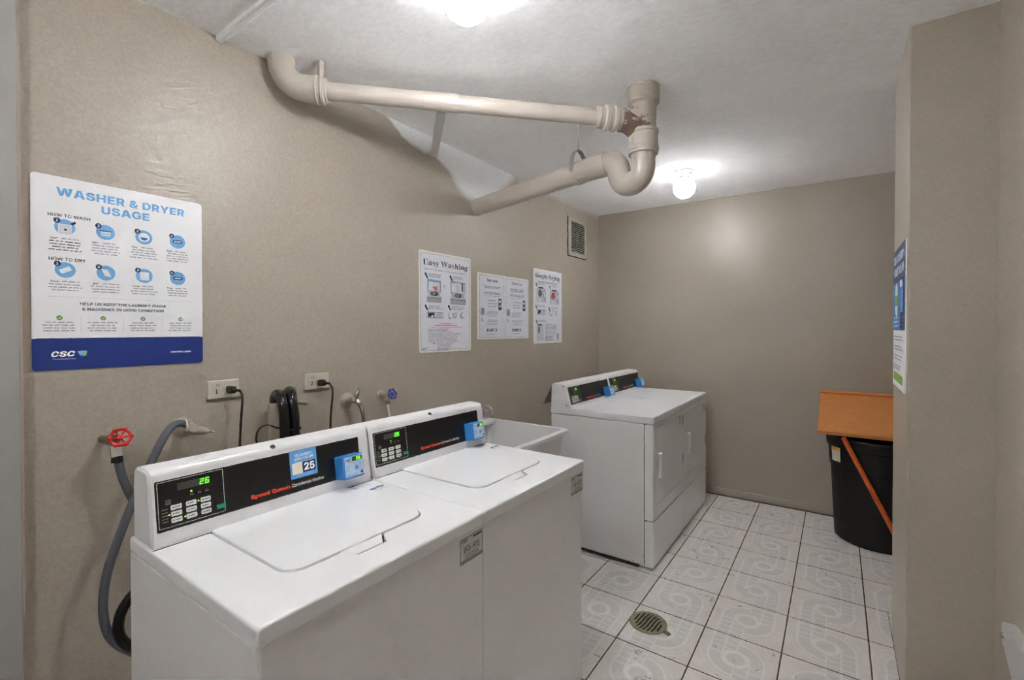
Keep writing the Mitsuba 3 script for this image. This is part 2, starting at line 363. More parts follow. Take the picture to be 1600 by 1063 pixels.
# ------------------------------------------------------------------ ceiling lamps
def lamp(o, ax, label, rad, r=.0785, k=1.0):
    """opal globe on a porcelain holder; the neck of the globe is left unlit to cut the halo on the ceiling"""
    o, ax = np.array(o, float), np.array(ax, float)
    t = thing('globe_lamp', label, 'lamp', None)
    obj('base', lathe([(q * k, p * k) for q, p in [(0, .02), (0, .066), (.006, .071), (.014, .071), (.022, .058), (.034, .056), (.040, .048), (.044, .048)]], o, ax, 40), 'porcelain', t, smooth=40)
    c = o + ax * (.040 * k + r)
    # the upper glass is dimmed and the neck unlit to lessen the ceiling halo
    for nm, t0, t1, f in (('globe', 100, 180, 1.), ('globe_top', 40, 100, .16), ('neck', 6, 40, 0)):
        th = np.radians(np.linspace(t0, t1, 28))
        key = obj(nm, lathe([(-r * math.cos(q), r * max(math.sin(q), 1e-4)) for q in th], c, ax, 48), 'porcelain', t, smooth=True)
        if f: scene[key]['emitter'] = {'type': 'area', 'radiance': {'type': 'rgb', 'value': [q * f for q in rad]}}
lamp((1.053, 1.11, HC), (0, 0, -1), 'glowing white globe lamp cut off by the top edge of the photo, above the washers', GLOBE_RADIANCE)
lamp((1.077, 3.52, HC), (0, 0, -1), 'glowing white globe lamp on the ceiling near the end wall, right of the pipe trap', BACK_GLOBE_RADIANCE)
lamp((1.45, -.65, HC), (0, 0, -1), 'added unseen fill globe on the entry ceiling behind the viewer, for overall brightness', FILL_RADIANCE)  # assumed lamp, added only as fill for the room

# ------------------------------------------------------------------ washers and dryers
def basis(P0, P1):
    P0, P1 = np.array(P0, float), np.array(P1, float); e = P1 - P0; L = np.linalg.norm(e); return P0, e / L, L
def seven(ch, h, w, t):
    """seven-segment figure as flat bars"""
    seg = {'2': 'abged', '6': 'afgecd', '8': 'abcdefg', '5': 'afgcd'}[ch]
    R = {'a': (0, h - t, w, h), 'd': (0, 0, w, t), 'g': (0, h / 2 - t / 2, w, h / 2 + t / 2), 'f': (0, h / 2, t, h), 'e': (0, 0, t, h / 2), 'b': (w - t, h / 2, w, h), 'c': (w - t, 0, w, h / 2)}
    return affinity.skew(union_all([sbox(*R[s]) for s in seg]), xs=8, origin=(0, 0))
def emit(key, c):
    scene[key]['emitter'] = {'type': 'area', 'radiance': {'type': 'rgb', 'value': c}}
GREEN_L = [.014, .105, .003]
def control_panel(k, o, ey, ew, L, overlay, off, digits, word, reader, speed, speed_h, sticker=False):
    """o: point of the console's front plane at y = off; ew: unit vector up the plane; all local coordinates (y, s)"""
    n = np.cross((0, 1, 0), ew); O = np.array(o, float)
    def plate(poly, d0, d1): return place(extr(poly, d1 - d0), O + n * d0, (0, 1, 0), ew, n)
    cp = obj('control_panel', plate(rrect(*overlay, .002), -.001, .0012), 'panel_black', k, smooth=False, label='black control panel')
    pr = Print(O + n * .0012, (0, 1, 0), ew, .0002)
    y0 = overlay[0]
    fr = rrect(y0 + .004, .0195, y0 + .1545, .1325, .003); pr.add('keypad_outline', fr.difference(fr.buffer(-.0016)), (168, 168, 164))
    # indicators and their legends
    for i, q in enumerate((.078, .0955, .1125)):
        pr.rect('keypad_legend', y0 + q - .004, .0845, y0 + q + .005, .0865, (120, 118, 112)); pr.rect('keypad_legend', y0 + q - .003, .0885, y0 + q + .0035, .0900, (110, 108, 104))
    for i, s_ in enumerate((.0645, .0565, .049, .0415, .0345)): pr.rect('keypad_legend', y0 + .011, s_ - .001, y0 + .0245, s_ + .0012, (112, 110, 106))
    for s_ in (.085, .080, .076): pr.rect('keypad_legend', y0 + .02, s_ - .0008, y0 + .032, s_ + .0008, (130, 128, 124))
    # brand line
    pr.text('brand_lettering', 'Speed Queen', speed[0], speed[2], speed_h, (236, 66, 44), weight=850, width=(speed[1] - speed[0]) * .50)
    pr.text('type_lettering', 'Commercial ' + word, speed[0] + (speed[1] - speed[0]) * .525, speed[2], speed_h * .92, (222, 222, 220), weight=450, width=(speed[1] - speed[0]) * .475)
    pr.build(cp)
    obj('display', plate(rrect(y0 + .047, .1035, y0 + .121, .1215, .001), .0012, .002), 'display_grey', cp, smooth=False)
    for i, ch in enumerate(digits):
        g = affinity.translate(seven(ch, .0148, .0088, .0023), y0 + .0965 + i * .0128, .1052)
        q = obj('display_digit', plate(g, .002, .0026), 'led_green', cp, smooth=False, label='glowing green figure'); emit(q, GREEN_L)
    for yy, s_ in ((.0775, .0945), (.0265, .0495), (.0605, .0355), (.092, .0655)):
        q = obj('indicator_light', plate(Point(y0 + yy, s_).buffer(.0022, quad_segs=3), .0012, .0018), 'led_green', cp, smooth=False); emit(q, [.05, .075, .008])
    for c in range(3):
        for r in range(3):
            a, b = y0 + .0305 + c * .0331, .0712 - r * .0157
            m = obj('button', place(extr(rrect(0, 0, .0235, .0118, .0018), .0012), O + n * .0012 + np.array((0, 1, 0)) * a + ew * (b - .0118), (0, 1, 0), ew, n), 'button_grey', cp, smooth=False)
            bp = Print(O + n * .0024 + np.array((0, 1, 0)) * a + ew * (b - .0118), (0, 1, 0), ew, .0002)
            bp.rect('x', .004, .0045, .0065, .0075, (70, 70, 70)); bp.rect('x', .0085, .005, .0195 - .003 * ((c + r) % 2), .0072, (105, 105, 105))
            for v, f, cc in bp.p['x']: KEYS.append((cp, v, f, cc))
    flush_keys(cp)
    obj('button', place(extr(rrect(0, 0, .0225, .0115, .0018), .0012), O + n * .0012 + np.array((0, 1, 0)) * (y0 + .1335) + ew * .030, (0, 1, 0), ew, n), 'button_green', cp, smooth=False, label='green start button')
    # card reader box
    a0, a1, s0, s1, d = reader
    rd = obj('card_reader', place(rbx(0, a1 - a0, 0, s1 - s0, 0, d, .004, 8), O + np.array((0, 1, 0)) * a0 + ew * s0, (0, 1, 0), ew, n), 'reader_blue', k, label='blue payment card reader with a pale face')
    W, Hh = a1 - a0, s1 - s0
    fo = O + n * (d + .0001) + np.array((0, 1, 0)) * a0 + ew * s0
    rp = Print(fo, (0, 1, 0), ew, .0003)
    rp.rect('reader_face', .006, .007, W - .003, Hh - .003, (178, 204, 234), 1, .002)
    rp.text('reader_lettering', 'CSC', .010, Hh - .016, .0055, (40, 52, 92), 2, weight=800, sx=1.2)
    rp.rect('reader_lettering', .018, Hh - .021, .030, Hh - .0195, (90, 105, 145), 2)
    rp.add('reader_symbol', Point(W * .62, Hh * .44).buffer(.0085), (140, 160, 196), 2); rp.add('reader_symbol', Point(W * .62, Hh * .44).buffer(.005), (110, 130, 176), 3)
    for q in range(3):
        ring = Point(W * .72, Hh * .48).buffer(.006 + .004 * q).difference(Point(W * .72, Hh * .48).buffer(.0047 + .004 * q)).intersection(sbox(W * .72, 0, W, Hh)); rp.add('reader_symbol', ring, (130, 150, 190), 2)
    rp.lines('reader_print', .010, .024, Hh * .58, 5, .0042, .0019, (120, 132, 165), 3, 2, 'l'); rp.lines('reader_print', .010, W * .72, .0135, 2, .0038, .0016, (130, 142, 175), 5, 2, 'l')
    rp.rect('reader_badge', W - .016, .011, W - .007, .020, (42, 74, 140), 2, .001)
    rp.rect('reader_screen', W * .42, Hh - .019, W - .007, Hh - .005, (38, 82, 36), 2, .002)
    rp.build(rd)
    for i, ch in enumerate(digits):
        g = affinity.translate(seven(ch, .0095, .0068, .0019), W * .62 + i * .0095, Hh - .0168)
        q = obj('reader_digit', place(extr(g, .0004), fo + n * .0008, (0, 1, 0), ew, n), 'led_green', rd, smooth=False); emit(q, [.03, .10, .004])
KEYS = []
def flush_keys(cp):
    V, F, C, o = [], [], [], 0
    for _, v, f, c in KEYS: V.append(v); F.append(f + o); C.append(c); o += len(v)
    q = numbered(cp + '__button_legend'); labels[q] = {'kind': 'stuff'}; scene[q] = mikit.ply((np.concatenate(V), np.concatenate(F)), 'mat_print', smooth=False, color=np.concatenate(C)); KEYS.clear()

def prism_y(prof, y0, y1, b=.004):
    """closed convex profile (x, z) along y with bevelled ends"""
    pf = Polygon(prof); inn = pf.buffer(-b, join_style=2)
    P = [(x, y, z) for x, z in pf.exterior.coords for y in (y0 + b, y1 - b)] + [(x, y, z) for x, z in inn.exterior.coords for y in (y0, y1)]
    return m3.Manifold.hull_points(np.array(P))

WZ, WXF, WXB = .930, 1.1592, .512
def washer(y, label, digits, sticker, serial, corner_sticker):
    k = thing('washing_machine', label, 'washing machine', 'top-loading washing machines'); W = .6505
    cab = obj('cabinet', extr(wp := sbox(WXB + .006, y + .0003, WXF - .006, y + W - .0001).intersection(rrect(WXB - .1, y + .0003, WXF - .006, y + W + .1, .014, 6) if sticker else rrect(WXB - .1, y - .1, WXF - .006, y + W - .0001, .014, 6)), WZ - .0405 - .02), 'enamel_side', k, to_world=T().translate([0, 0, .02]))
    obj('top_gap', extr(wp.buffer(-.004), .008), 'gap_dark', cab, smooth=False, to_world=T().translate([0, 0, WZ - .040]))
    for fx in (WXB + .06, WXF - .06):
        for fy in (y + .06, y + W - .06): obj('foot', lathe([(0, .022), (.008, .024), (.010, .012), (.026, .012)], (fx, fy, 0), (0, 0, 1), 16), 'rubber_black', k)
    top = rbx(WXB, WXF + .002, y - .0003, y + W + .0003, WZ - .0385, WZ, .007, 16)
    ly0, ly1, lx0, lx1 = y + .131, y + .541, .652, 1.0315
    lid2 = Polygon([(lx0, ly0), (lx1, ly0), (lx1, ly1), (lx0, ly1)]).buffer(-.045).buffer(.045, quad_segs=8).union(rrect(lx0, ly0, lx0 + .15, ly1, .014))
    notch = Polygon([(lx1 - .004, y + .248), (lx1 + .012, y + .262), (1.076, y + .276), (1.076, y + .360), (lx1 + .012, y + .378), (lx1 - .004, y + .392)])
    top = top - mfd(lid2.buffer(.0042), .02).translate((0, 0, WZ - .009)) - mfd(notch.buffer(.001), .04).translate((0, 0, WZ - .026))
    # a shallow pressed field around the lid
    tp = obj('top', top, 'enamel', k, smooth=25)
    obj('lid_gap', extr(lid2.buffer(.0040), .001), 'gap_dark', k, smooth=False) and None
    obj('grip_gap', extr(notch.buffer(.0005), .001), 'gap_dark', k, smooth=False, to_world=T().translate([0, 0, WZ - .0255]))
    g = scene[k + '__lid_gap']; g['to_world'] = T().translate([0, 0, WZ - .0085])
    lidm = m3.Manifold.batch_hull([mfd(lid2.buffer(-.0012), .004).translate((0, 0, WZ - .001)), mfd(lid2, .001).translate((0, 0, WZ - .0015))]) + mfd(lid2, .006).translate((0, 0, WZ - .0072))
    ld = obj('lid', lidm, 'enamel', k, smooth=25)
    # finger lip of the lid, sloping into the recess
    yq = [y + .262, y + .376]
    P = np.array([(lx1 - .01, yq[0] - .012, WZ + .0015), (lx1 - .01, yq[1] + .012, WZ + .0015), (1.061, yq[0] + .014, WZ - .007), (1.061, yq[1] - .014, WZ - .007)])
    obj('lid_grip', m3.Manifold.hull_points(np.concatenate([P, P - (0, 0, .004)])), 'enamel', ld)
    # console
    prof = [(.532, .931), (.6545, .931), (.6538, .948), (.6315, 1.098), (.6285, 1.107), (.622, 1.113), (.612, 1.1155), (.560, 1.1165), (.545, 1.113), (.534, 1.100)]
    con = obj('console', prism_y(prof, y + .003, y + W - .003, .006), 'enamel', k, smooth=35)
    obj('console_seam', bx(.66, .6625, y + .004, y + W - .004, WZ - .001, WZ + .0012), 'gap_dark', con, smooth=False)
    obj('lock_hole', lathe([(0, .0075), (.0022, .0075), (.0024, .006)], (.6235, y + .3125, 1.1115), (.55, 0, .84), 16), 'plastic_black', con)
    for q in (.06, .078): obj('console_nick', lathe([(0, .0016), (.0006, .0016)], (.60 - .2 * (q - .06), y + q + .06, 1.1155), (0, 0, 1), 8), 'plastic_black', con)
    P0, e, L = basis((.653, 0, .953), (.6315, 0, 1.098))
    control_panel(k, P0 + np.array((0, y, 0)), None, e, L, (.0155, .0125, .6040, .1355), y, digits, 'Washer', (.505, .584, .012, .0865, .05), (.237, .465, .0295), .0112) if not sticker else \
        control_panel_w(k, P0, e, L, y, digits)
    # small instruction sticker on the top, behind the lid
    sp = Print((.70, y + .562, WZ), (0, 1, 0), (-1, 0, 0), .0003)
    sp.rect('top_sticker', .015, -.045, .035, -.030, (62, 118, 176), 1); sp.rect('top_sticker', .038, -.032, .078, -.027, (58, 62, 68), 1); sp.rect('top_sticker', .038, -.042, .070, -.037, (58, 62, 68), 1)
    sp.lines('top_sticker', .012, .080, -.050, 2, .006, .0022, (150, 152, 158), 8); sp.lines('top_sticker', -.02, .06, .03, 3, .010, .0045, (168, 170, 176), int(y * 100))
    if corner_sticker: sp.rect('top_sticker', .0, .02, .05, .055, (90, 104, 122), 1); sp.rect('top_sticker', .022, .024, .036, .05, (64, 120, 178), 2); sp.rect('top_sticker', .004, .03, .02, .036, (190, 194, 200), 2)
    sp.build(tp)
    # serial number plate on the front
    a, b = y + .549, y + .651 - .0005; z0, z1 = .808, .887
    sk = obj('serial_sticker', bx(WXF - .0075, WXF - .0055, a, b, z0, z1 - .006), 'sticker_grey', cab, smooth=False, label='grey serial number sticker')
    sp = Print((WXF - .0055, a, z0), (0, 1, 0), (0, 0, 1), .0003); w, h = b - a, z1 - z0 - .006
    fr = rrect(.001, .001, w - .001, h - .001, .002); sp.add('sticker_frame', fr.difference(fr.buffer(-.0016)), (74, 72, 70))
    sp.text('sticker_lettering', 'CSC', .006, h - .014, .0085, (48, 48, 50), weight=800, sx=1.1); sp.rect('sticker_lettering', w * .56, h - .011, w - .006, h - .006, (44, 44, 46))
    sp.text('sticker_lettering', serial, w * .5, h * .42, .0145, (40, 40, 44), 1, 'c', weight=650, width=w * .66); sp.rect('sticker_rule', w * .14, h * .60 + .004, w * .86, h * .60 + .0048, (70, 70, 70)); sp.rect('sticker_rule', w * .14, h * .36, w * .86, h * .36 + .0009, (70, 70, 70))
    sp.lines('sticker_print', w * .15, w * .85, h * .31, 2, .006, .0026, (100, 98, 96), 3); sp.rect('sticker_foot', .003, .003, w - .003, .0105, (132, 128, 125))
    sp.build(sk)
    return k
def control_panel_w(k, P0, e, L, y, digits):
    global KEYS
    # local y runs from the washer's left side; the price sticker coordinates are shifted with it
    o = P0 + np.array((0, y, 0))
    control_panel(k, o, None, e, L, (.0155, .0125, .6040, .1355), y, digits, 'Washer', (.505, .584, .012, .0865, .05), (.237, .465, .0295), .0112)
    n = np.cross((0, 1, 0), e); O = P0.copy()
    a, b, c, d2 = .766, .855, .052, .1365; w = b - a
    pl = obj('price_sticker', place(extr(rrect(a, c, b, d2, .002), .0006), O + n * .0012, (0, 1, 0), e, n), 'reader_blue', k, smooth=False, label='light blue sticker with the number 25')
    sp = Print(O + n * .0018, (0, 1, 0), e, .0003)
    sp.rect('sticker_ground', a + .0008, c + .0008, b - .0008, d2 - .0008, (96, 158, 214), 1, .0015)
    sp.text('sticker_lettering', 'DO LAUNDRY', a + w * .52, d2 - .020, .0085, (226, 236, 246), 2, 'c', weight=800, width=w * .66)
    sp.text('sticker_lettering', 'USING THE APP', a + w * .52, d2 - .0315, .0085, (226, 236, 246), 2, 'c', weight=800, width=w * .72)
    sp.lines('sticker_lettering', a + w * .18, b - w * .2, d2 - .0365, 1, .003, .0016, (214, 228, 242), 4, 2)
    sp.rect('sticker_band', a + w * .40, c + .014, b - .006, c + .046, (24, 42, 92), 2)
    sp.rect('sticker_patch', a + .006, c + .0125, a + w * .44, c + .0465, (232, 228, 214), 3, .001)
    sp.text('sticker_number', '25', a + w * .50, c + .019, .0225, (248, 250, 252), 3, weight=850, sx=.95)
    sp.lines('sticker_print', a + .012, b - .012, c + .009, 1, .003, .0014, (190, 212, 236), 6, 2)
    sp.build(pl)
washer(.4103, 'white top-loading washing machine nearest the viewer, with a 25 sticker on its control panel', '26', True, 'EK3-H73', False)
washer(.4103 + .652, 'white top-loading washing machine between the nearest washer and the utility sink', '26', False, 'HO-473', True)

DZ, DXF, DXB, DY, DW = .930, 1.1027, .393, 2.7556, .6842
def dryer(y, label, digits):
    k = thing('clothes_dryer', label, 'clothes dryer', 'front-loading clothes dryers'); W = DW - .002
    cab = obj('cabinet', cat(bx(DXB + .004, 1.0455, y + .003, y + W - .003, .022, DZ - .0465, .003), bx(DXB + .02, 1.05, y + .02, y + W - .02, .006, .03)), 'enamel_side', k, smooth=30)
    obj('base_slot', bx(DXB + .03, 1.01, y + .0022, y + .02, .007, .0215), 'gap_dark', cab, smooth=False)
    for xx in (.62, .98): obj('base_screw', lathe([(0, .005), (.0015, .005), (.003, .003)], (xx, y + .003, .034), (0, -1, 0), 12), 'steel', cab)
    for fx in (DXB + .07, DXF - .06):
        for fy in (y + .06, y + W - .06): obj('foot', lathe([(0, .02), (.008, .022), (.01, .012), (.02, .012)], (fx, fy, 0), (0, 0, 1), 14), 'rubber_black', k)
    obj('panel_gap', bx(1.03, 1.060, y + .005, y + W - .005, .03, DZ - .04), 'gap_grey', k, smooth=False, label='grey gaps between the panels')
    body = rbx(1.0472, DXF, y + .002, y + W - .002, .3005, DZ - .047, .007, 12)
    d0, d1, e0, e1 = y + .045, y + W - .045, .385, .858
    grv = rrect(d0, e0, d1, e1, .012); ring = grv.buffer(.003).difference(grv.buffer(-.003))
    cut = place(mfd(ring, .02), (DXF - .006, 0, 0), (0, 1, 0), (0, 0, 1), (1, 0, 0))
    cm = m3.Manifold(m3.Mesh(np.array(cut.vertices, np.float32), np.array(cut.faces, np.uint32)))
    fp = obj('front_panel', body - cm, 'enamel', k, smooth=25)
    obj('kick_panel', rbx(1.0472, DXF, y + .002, y + W - .002, .016, .296, .007, 12), 'enamel', k)
    # door in front of the groove, with its pull and hinges
    dr_ = obj('door', place(extr(grv.buffer(-.003), .004), (DXF - .003, 0, 0), (0, 1, 0), (0, 0, 1), (1, 0, 0)), 'enamel', k, smooth=25, label='flat white dryer door')
    hy = y + .085
    obj('handle', cat(bx(DXF + .016, DXF + .026, hy - .006, hy + .008, .545, .700, .003), bx(DXF, DXF + .02, hy - .006, hy + .03, .688, .700, .003), bx(DXF, DXF + .02, hy - .006, hy + .03, .545, .557, .003), bx(DXF, DXF + .008, hy + .022, hy + .032, .550, .695, .002)), 'enamel', dr_, smooth=30, label='white pull handle')
    for hz in (.51, .775): obj('hinge', bx(DXF - .001, DXF + .005, d1 - .006, d1 + .008, hz, hz + .07, .002), 'strap_grey', dr_, smooth=30, label='grey metal hinge')
    obj('top', rbx(DXB, DXF + .002, y, y + W, DZ - .044, DZ, .008, 12), 'enamel', k)
    obj('top_seam', bx(DXB + .16, DXF - .05, y + .03, y + W - .03, DZ - .0005, DZ + .0006), 'enamel_worn', k, smooth=False)
    prof = [(.405, .928), (.548, .928), (.548, .935), (.5135, 1.072), (.508, 1.083), (.498, 1.088), (.425, 1.093), (.405, 1.088), (.398, 1.07), (.395, .93)]
    con = obj('console', prism_y(prof, y + .002, y + W - .002, .005), 'enamel', k, smooth=35)
    for sx_, sz_ in ((.492, 1.072), (.515, .95)): obj('console_screw', lathe([(0, .004), (.0015, .004), (.003, .002)], (sx_, y + .002, sz_), (0, -1, 0), 12), 'plastic_black', con)
    P0, e, L = basis((.548, 0, .935), (.5135, 0, 1.072))
    control_panel(k, P0 + np.array((0, y, 0)), None, e, L, (.016, .016, W - .014, .136), y, digits, 'Dryer', (.565, .645, .006, .080, .05), (.262, .50, .030), .0115)
    tp = k + '__top'
    sp = Print((.60, y + W - .13, DZ), (0, 1, 0), (-1, 0, 0), .0003)
    sp.rect('top_sticker', .0, -.02, .09, .012, (120, 124, 130), 1); sp.rect('top_sticker', .05, -.016, .086, .008, (92, 112, 138), 2); sp.rect('top_sticker', .0, -.05, .045, -.036, (96, 98, 102), 1); sp.lines('top_sticker', .0, .09, -.06, 3, .009, .004, (170, 172, 178), 2); sp.build(tp)
    sp = Print((DXF + .0012, d1 - .105, .79), (0, 1, 0), (0, 0, 1), .0003)
    sp.text('door_sticker', 'CSC', .02, .052, .010, (70, 72, 78), weight=800); sp.lines('door_sticker', .005, .09, .045, 5, .009, .004, (104, 106, 110), 6, fill=(.5, 1.)); sp.build(dr_)
    return k
dryer(DY, 'white front-loading clothes dryer beside the utility sink', '26')
dryer(DY + DW, 'white front-loading clothes dryer farthest from the viewer, next to the end wall', '26')
k = thing('duct_flap', 'dark grey sheet flap hanging behind the control console of the nearer dryer', 'flap')
scene.pop(k, None)
scene[k] = mikit.ply(m3.Manifold.hull_points(np.array([(.397, yy, z) if a else (xx, yy, z) for yy in (2.775, 3.40) for a, xx, z in ((1, 0, 1.085), (1, 0, 1.079), (0, .318, .945), (0, .322, .936))])), 'mat_strap_grey', smooth=False)

# ------------------------------------------------------------------ utility sink
k = thing('utility_sink', 'white plastic utility sink between the washers and the dryers', 'sink')
def tub(x0, x1, y0, y1, z0, z1, t, taper):
    def ring(off, z): return [(x, y, z) for x, y in rrect(x0 + off, y0 + off, x1 - off, y1 - off, .04, 4).exterior.coords]
    out = m3.Manifold.hull_points(np.array(ring(.022, z1 - .02) + ring(taper, z0)))
    inn = m3.Manifold.hull_points(np.array(ring(.022 + t, z1 + .03) + ring(taper + t, z0 + .012)))
    rim = m3.Manifold.hull_points(np.array(ring(0, z1 - .022) + ring(0, z1 - .005) + ring(.005, z1)))
    return (out + rim) - inn
obj('basin', tub(.045, .692, 1.86, 2.485, .50, .862, .006, .075), 'sink_plastic', k, smooth=35)
deck = rbx(.02, .15, 1.86, 2.485, .835, .862, .008, 10)
obj('back_ledge', deck, 'sink_plastic', k)
for lx in (.13, .61):
    for ly in (1.95, 2.39): obj('leg', sweep([(lx, ly, .0), (lx, ly, .54)], [(-.022, -.022), (.022, -.022), (.022, .022), (-.022, .022)], [.8, 1.]), 'sink_plastic', k, smooth=False)
k = thing('sink_faucet', 'chrome gooseneck faucet on the back ledge of the utility sink', 'faucet')
obj('spout', tube([(.075, 2.40, .86), (.075, 2.40, .91), (.085, 2.40, .945), (.12, 2.40, .958), (.155, 2.40, .94), (.165, 2.40, .905)], .0085, 12, 30), 'chrome', k)
obj('body', cat(rbx(.05, .10, 2.28, 2.46, .861, .889, .010, 8)), 'chrome', k)
for yy in (2.30, 2.44): obj('tap_handle', cat(lathe([(0, .012), (.02, .012), (.022, .022), (.036, .020), (.040, .012)], (.075, yy, .887), (0, 0, 1), 16)), 'chrome', k)

# ------------------------------------------------------------------ signs
def sign(name, label, catg, x, y0, y1, z0, z1, r, border=None, facing=1, thick=.004):
    k = thing(name, label, catg)
    if facing > 0: o, ux = (x, y0, z0), (0, 1, 0)
    else: o, ux = (x, y1, z0), (0, -1, 0)
    n = (facing, 0, 0)
    obj('panel', place(extr(rrect(0, 0, y1 - y0, z1 - z0, r, 5), thick), o, ux, (0, 0, 1), n), 'sign_white' if border is None else border, k, smooth=False)
    return k, Print(np.array(o, float) + np.array(n) * thick, ux, (0, 0, 1), .0004), y1 - y0, z1 - z0
LB, NAVY, DK, TXT = (108, 168, 216), (34, 52, 124), (48, 52, 70), (158, 160, 172)
k, p, W, H = sign('usage_sign', 'large white and navy sign headed WASHER & DRYER USAGE', 'sign', 0, .318, .781, 1.335, 1.941, .012)
V = lambda v: H - v
p.add('footer_band', rrect(0, 0, W, .10, .012).union(sbox(0, .02, W, .0985)), NAVY)
p.text('title', 'WASHER & DRYER', .0575, V(.059), .0255, LB, weight=850, width=.347)
p.text('title', 'USAGE', .166, V(.096), .0255, LB, weight=850, width=.131)
p.text('heading', 'HOW TO WASH', .038, V(.1255), .0098, DK, weight=650, width=.10)
p.text('heading#2', 'HOW TO DRY', .039, V(.2625), .0098, DK, weight=650, width=.087)
p.text('heading#3', 'HELP US KEEP THE LAUNDRY ROOM', W * .49, V(.4005), .0092, DK, 1, 'c', weight=750, width=.232)
p.text('heading#3', '& MACHINES IN GOOD CONDITION', W * .49, V(.4175), .0092, DK, 1, 'c', weight=750, width=.222)
ICX = (.077, .1765, .281, .382)
for row, (cy, ic) in enumerate(((.156, 'abcd'), (.291, 'efgd'))):
    for i, cx in enumerate(ICX):
        nm = f'icon#{row}{i}'; q = ic[i]; c = (cx, V(cy))
        D = Point(c).buffer(.0245, quad_segs=10)
        if q == 'a': D = D.difference(sbox(c[0] - .016, c[1] - .03, c[0] + .016, c[1] + .009))
        p.add(nm, D, LB)
        if q == 'a':
            p.rect(nm, c[0] - .015, c[1] - .022, c[0] + .015, c[1] + .008, (206, 208, 218), 2); p.add(nm, Point(c[0] + .001, c[1] - .008).buffer(.0035), DK, 3)
            p.add(nm, Polygon([(c[0] + .012, c[1] + .012), (c[0] + .022, c[1] + .022), (c[0] + .027, c[1] + .016), (c[0] + .018, c[1] + .008)]), DK, 2)
        if q == 'b':
            p.add(nm, Polygon([(c[0] - .014, c[1] + .002), (c[0] + .014, c[1] + .002), (c[0] + .011, c[1] - .012), (c[0] - .011, c[1] - .012)]), (206, 216, 232), 2)
            p.rect(nm, c[0] - .016, c[1] + .003, c[0] + .016, c[1] + .006, (58, 88, 140), 3); p.rect(nm, c[0] - .009, c[1] - .007, c[0] + .009, c[1] - .005, (120, 150, 190), 3)
        if q == 'c':
            p.add(nm, Point(c).buffer(.0155), (226, 230, 238), 2); p.add(nm, Point(c[0], c[1]).buffer(.011).intersection(sbox(c[0] - .02, c[1] - .02, c[0] + .02, c[1] - .001)), (70, 110, 170), 3)
        if q == 'd':
            p.rect(nm, c[0] - .0155, c[1] - .0055, c[0] + .0155, c[1] + .0055, NAVY, 2, .005); p.rect(nm, c[0] - .011, c[1] - .002, c[0] + .011, c[1] + .002, (226, 230, 238), 3)
        if q == 'e': p.add(nm, affinity.rotate(sbox(c[0] - .014, c[1] - .007, c[0] + .014, c[1] + .007), 28), (224, 228, 236), 2)
        if q == 'f': p.add(nm, Polygon([(c[0] - .012, c[1] + .012), (c[0] + .004, c[1] + .011), (c[0] + .014, c[1] - .013), (c[0] - .003, c[1] - .010)]), (224, 228, 236), 2)
        if q == 'g': p.rect(nm, c[0] - .013, c[1] - .015, c[0] + .013, c[1] + .013, (226, 230, 238), 2)
        b = (cx - .0185, V(cy) + .019)
        p.add(f'icon_number#{row}{i}', Point(b).buffer(.0082, quad_segs=5), (36, 44, 84), 3); p.text(f'icon_number#{row}{i}', str(i + 1), b[0], b[1] - .004, .008, (226, 228, 240), 4, 'c', weight=800)
        word = {'a': 'Start', 'b': 'Sort', 'c': 'Pour', 'd': 'Enter', 'e': 'Clean', 'f': 'Add', 'g': 'Close'}[q]
        ty = V(cy) - .0355; n_ = 4 if row == 0 else 3
        p.text('caption', word, cx - .034, ty - .004, .0052, (58, 60, 74), weight=800)
        p.lines('caption', cx - .008, cx + .034, ty + .0008, 1, .0082, .0036, TXT, i + 9 * row, align='l', fill=(.9, 1))
        p.lines('caption', cx - .040, cx + .040, ty - .0088, n_, .0088, .0036, (92, 94, 108) if (row == 0 and i == 0) else TXT, i + 9 * row)
p.rect('rule', .034, V(.376), W - .034, V(.3752), (186, 188, 198))
for q in (.112, .222, .333): p.rect('rule', q, V(.437), q + .0008, V(.495), (200, 202, 210))
for i, cx in enumerate((.062, .168, .276, .390)):
    p.add(f'check_mark#{i}', Point(cx, V(.442)).buffer(.0072, quad_segs=6), (104, 148, 66)); p.add(f'check_mark#{i}', LineString([(cx - .003, V(.442)), (cx - .001, V(.4445)), (cx + .0035, V(.4395))]).buffer(.0009), (232, 238, 226), 2)
    p.lines('caption', cx - .040, cx + .040, V(.4545), 4, .0088, .0036, TXT, 30 + i)
p.text('logo', 'CSC', .042, V(.5645), .0175, (244, 245, 248), 2, weight=900, width=.056, slant=12)
p.text('logo', 'ServiceWorks', .045, V(.5735), .0042, (206, 212, 232), 2, weight=600, width=.054)
p.add('logo', Polygon([(.103, V(.549)), (.119, V(.546)), (.118, V(.560)), (.110, V(.562))]), (120, 186, 230), 2); p.add('logo', Polygon([(.113, V(.556)), (.121, V(.546)), (.127, V(.549)), (.124, V(.563)), (.117, V(.564))]), (150, 190, 140), 3); p.add('logo', Polygon([(.106, V(.558)), (.118, V(.566)), (.113, V(.569))]), (70, 110, 190), 3)
p.text('web_address', 'cscsw.com', .358, V(.5645), .0075, (222, 226, 238), 2, weight=800, width=.064)
p.build(k)

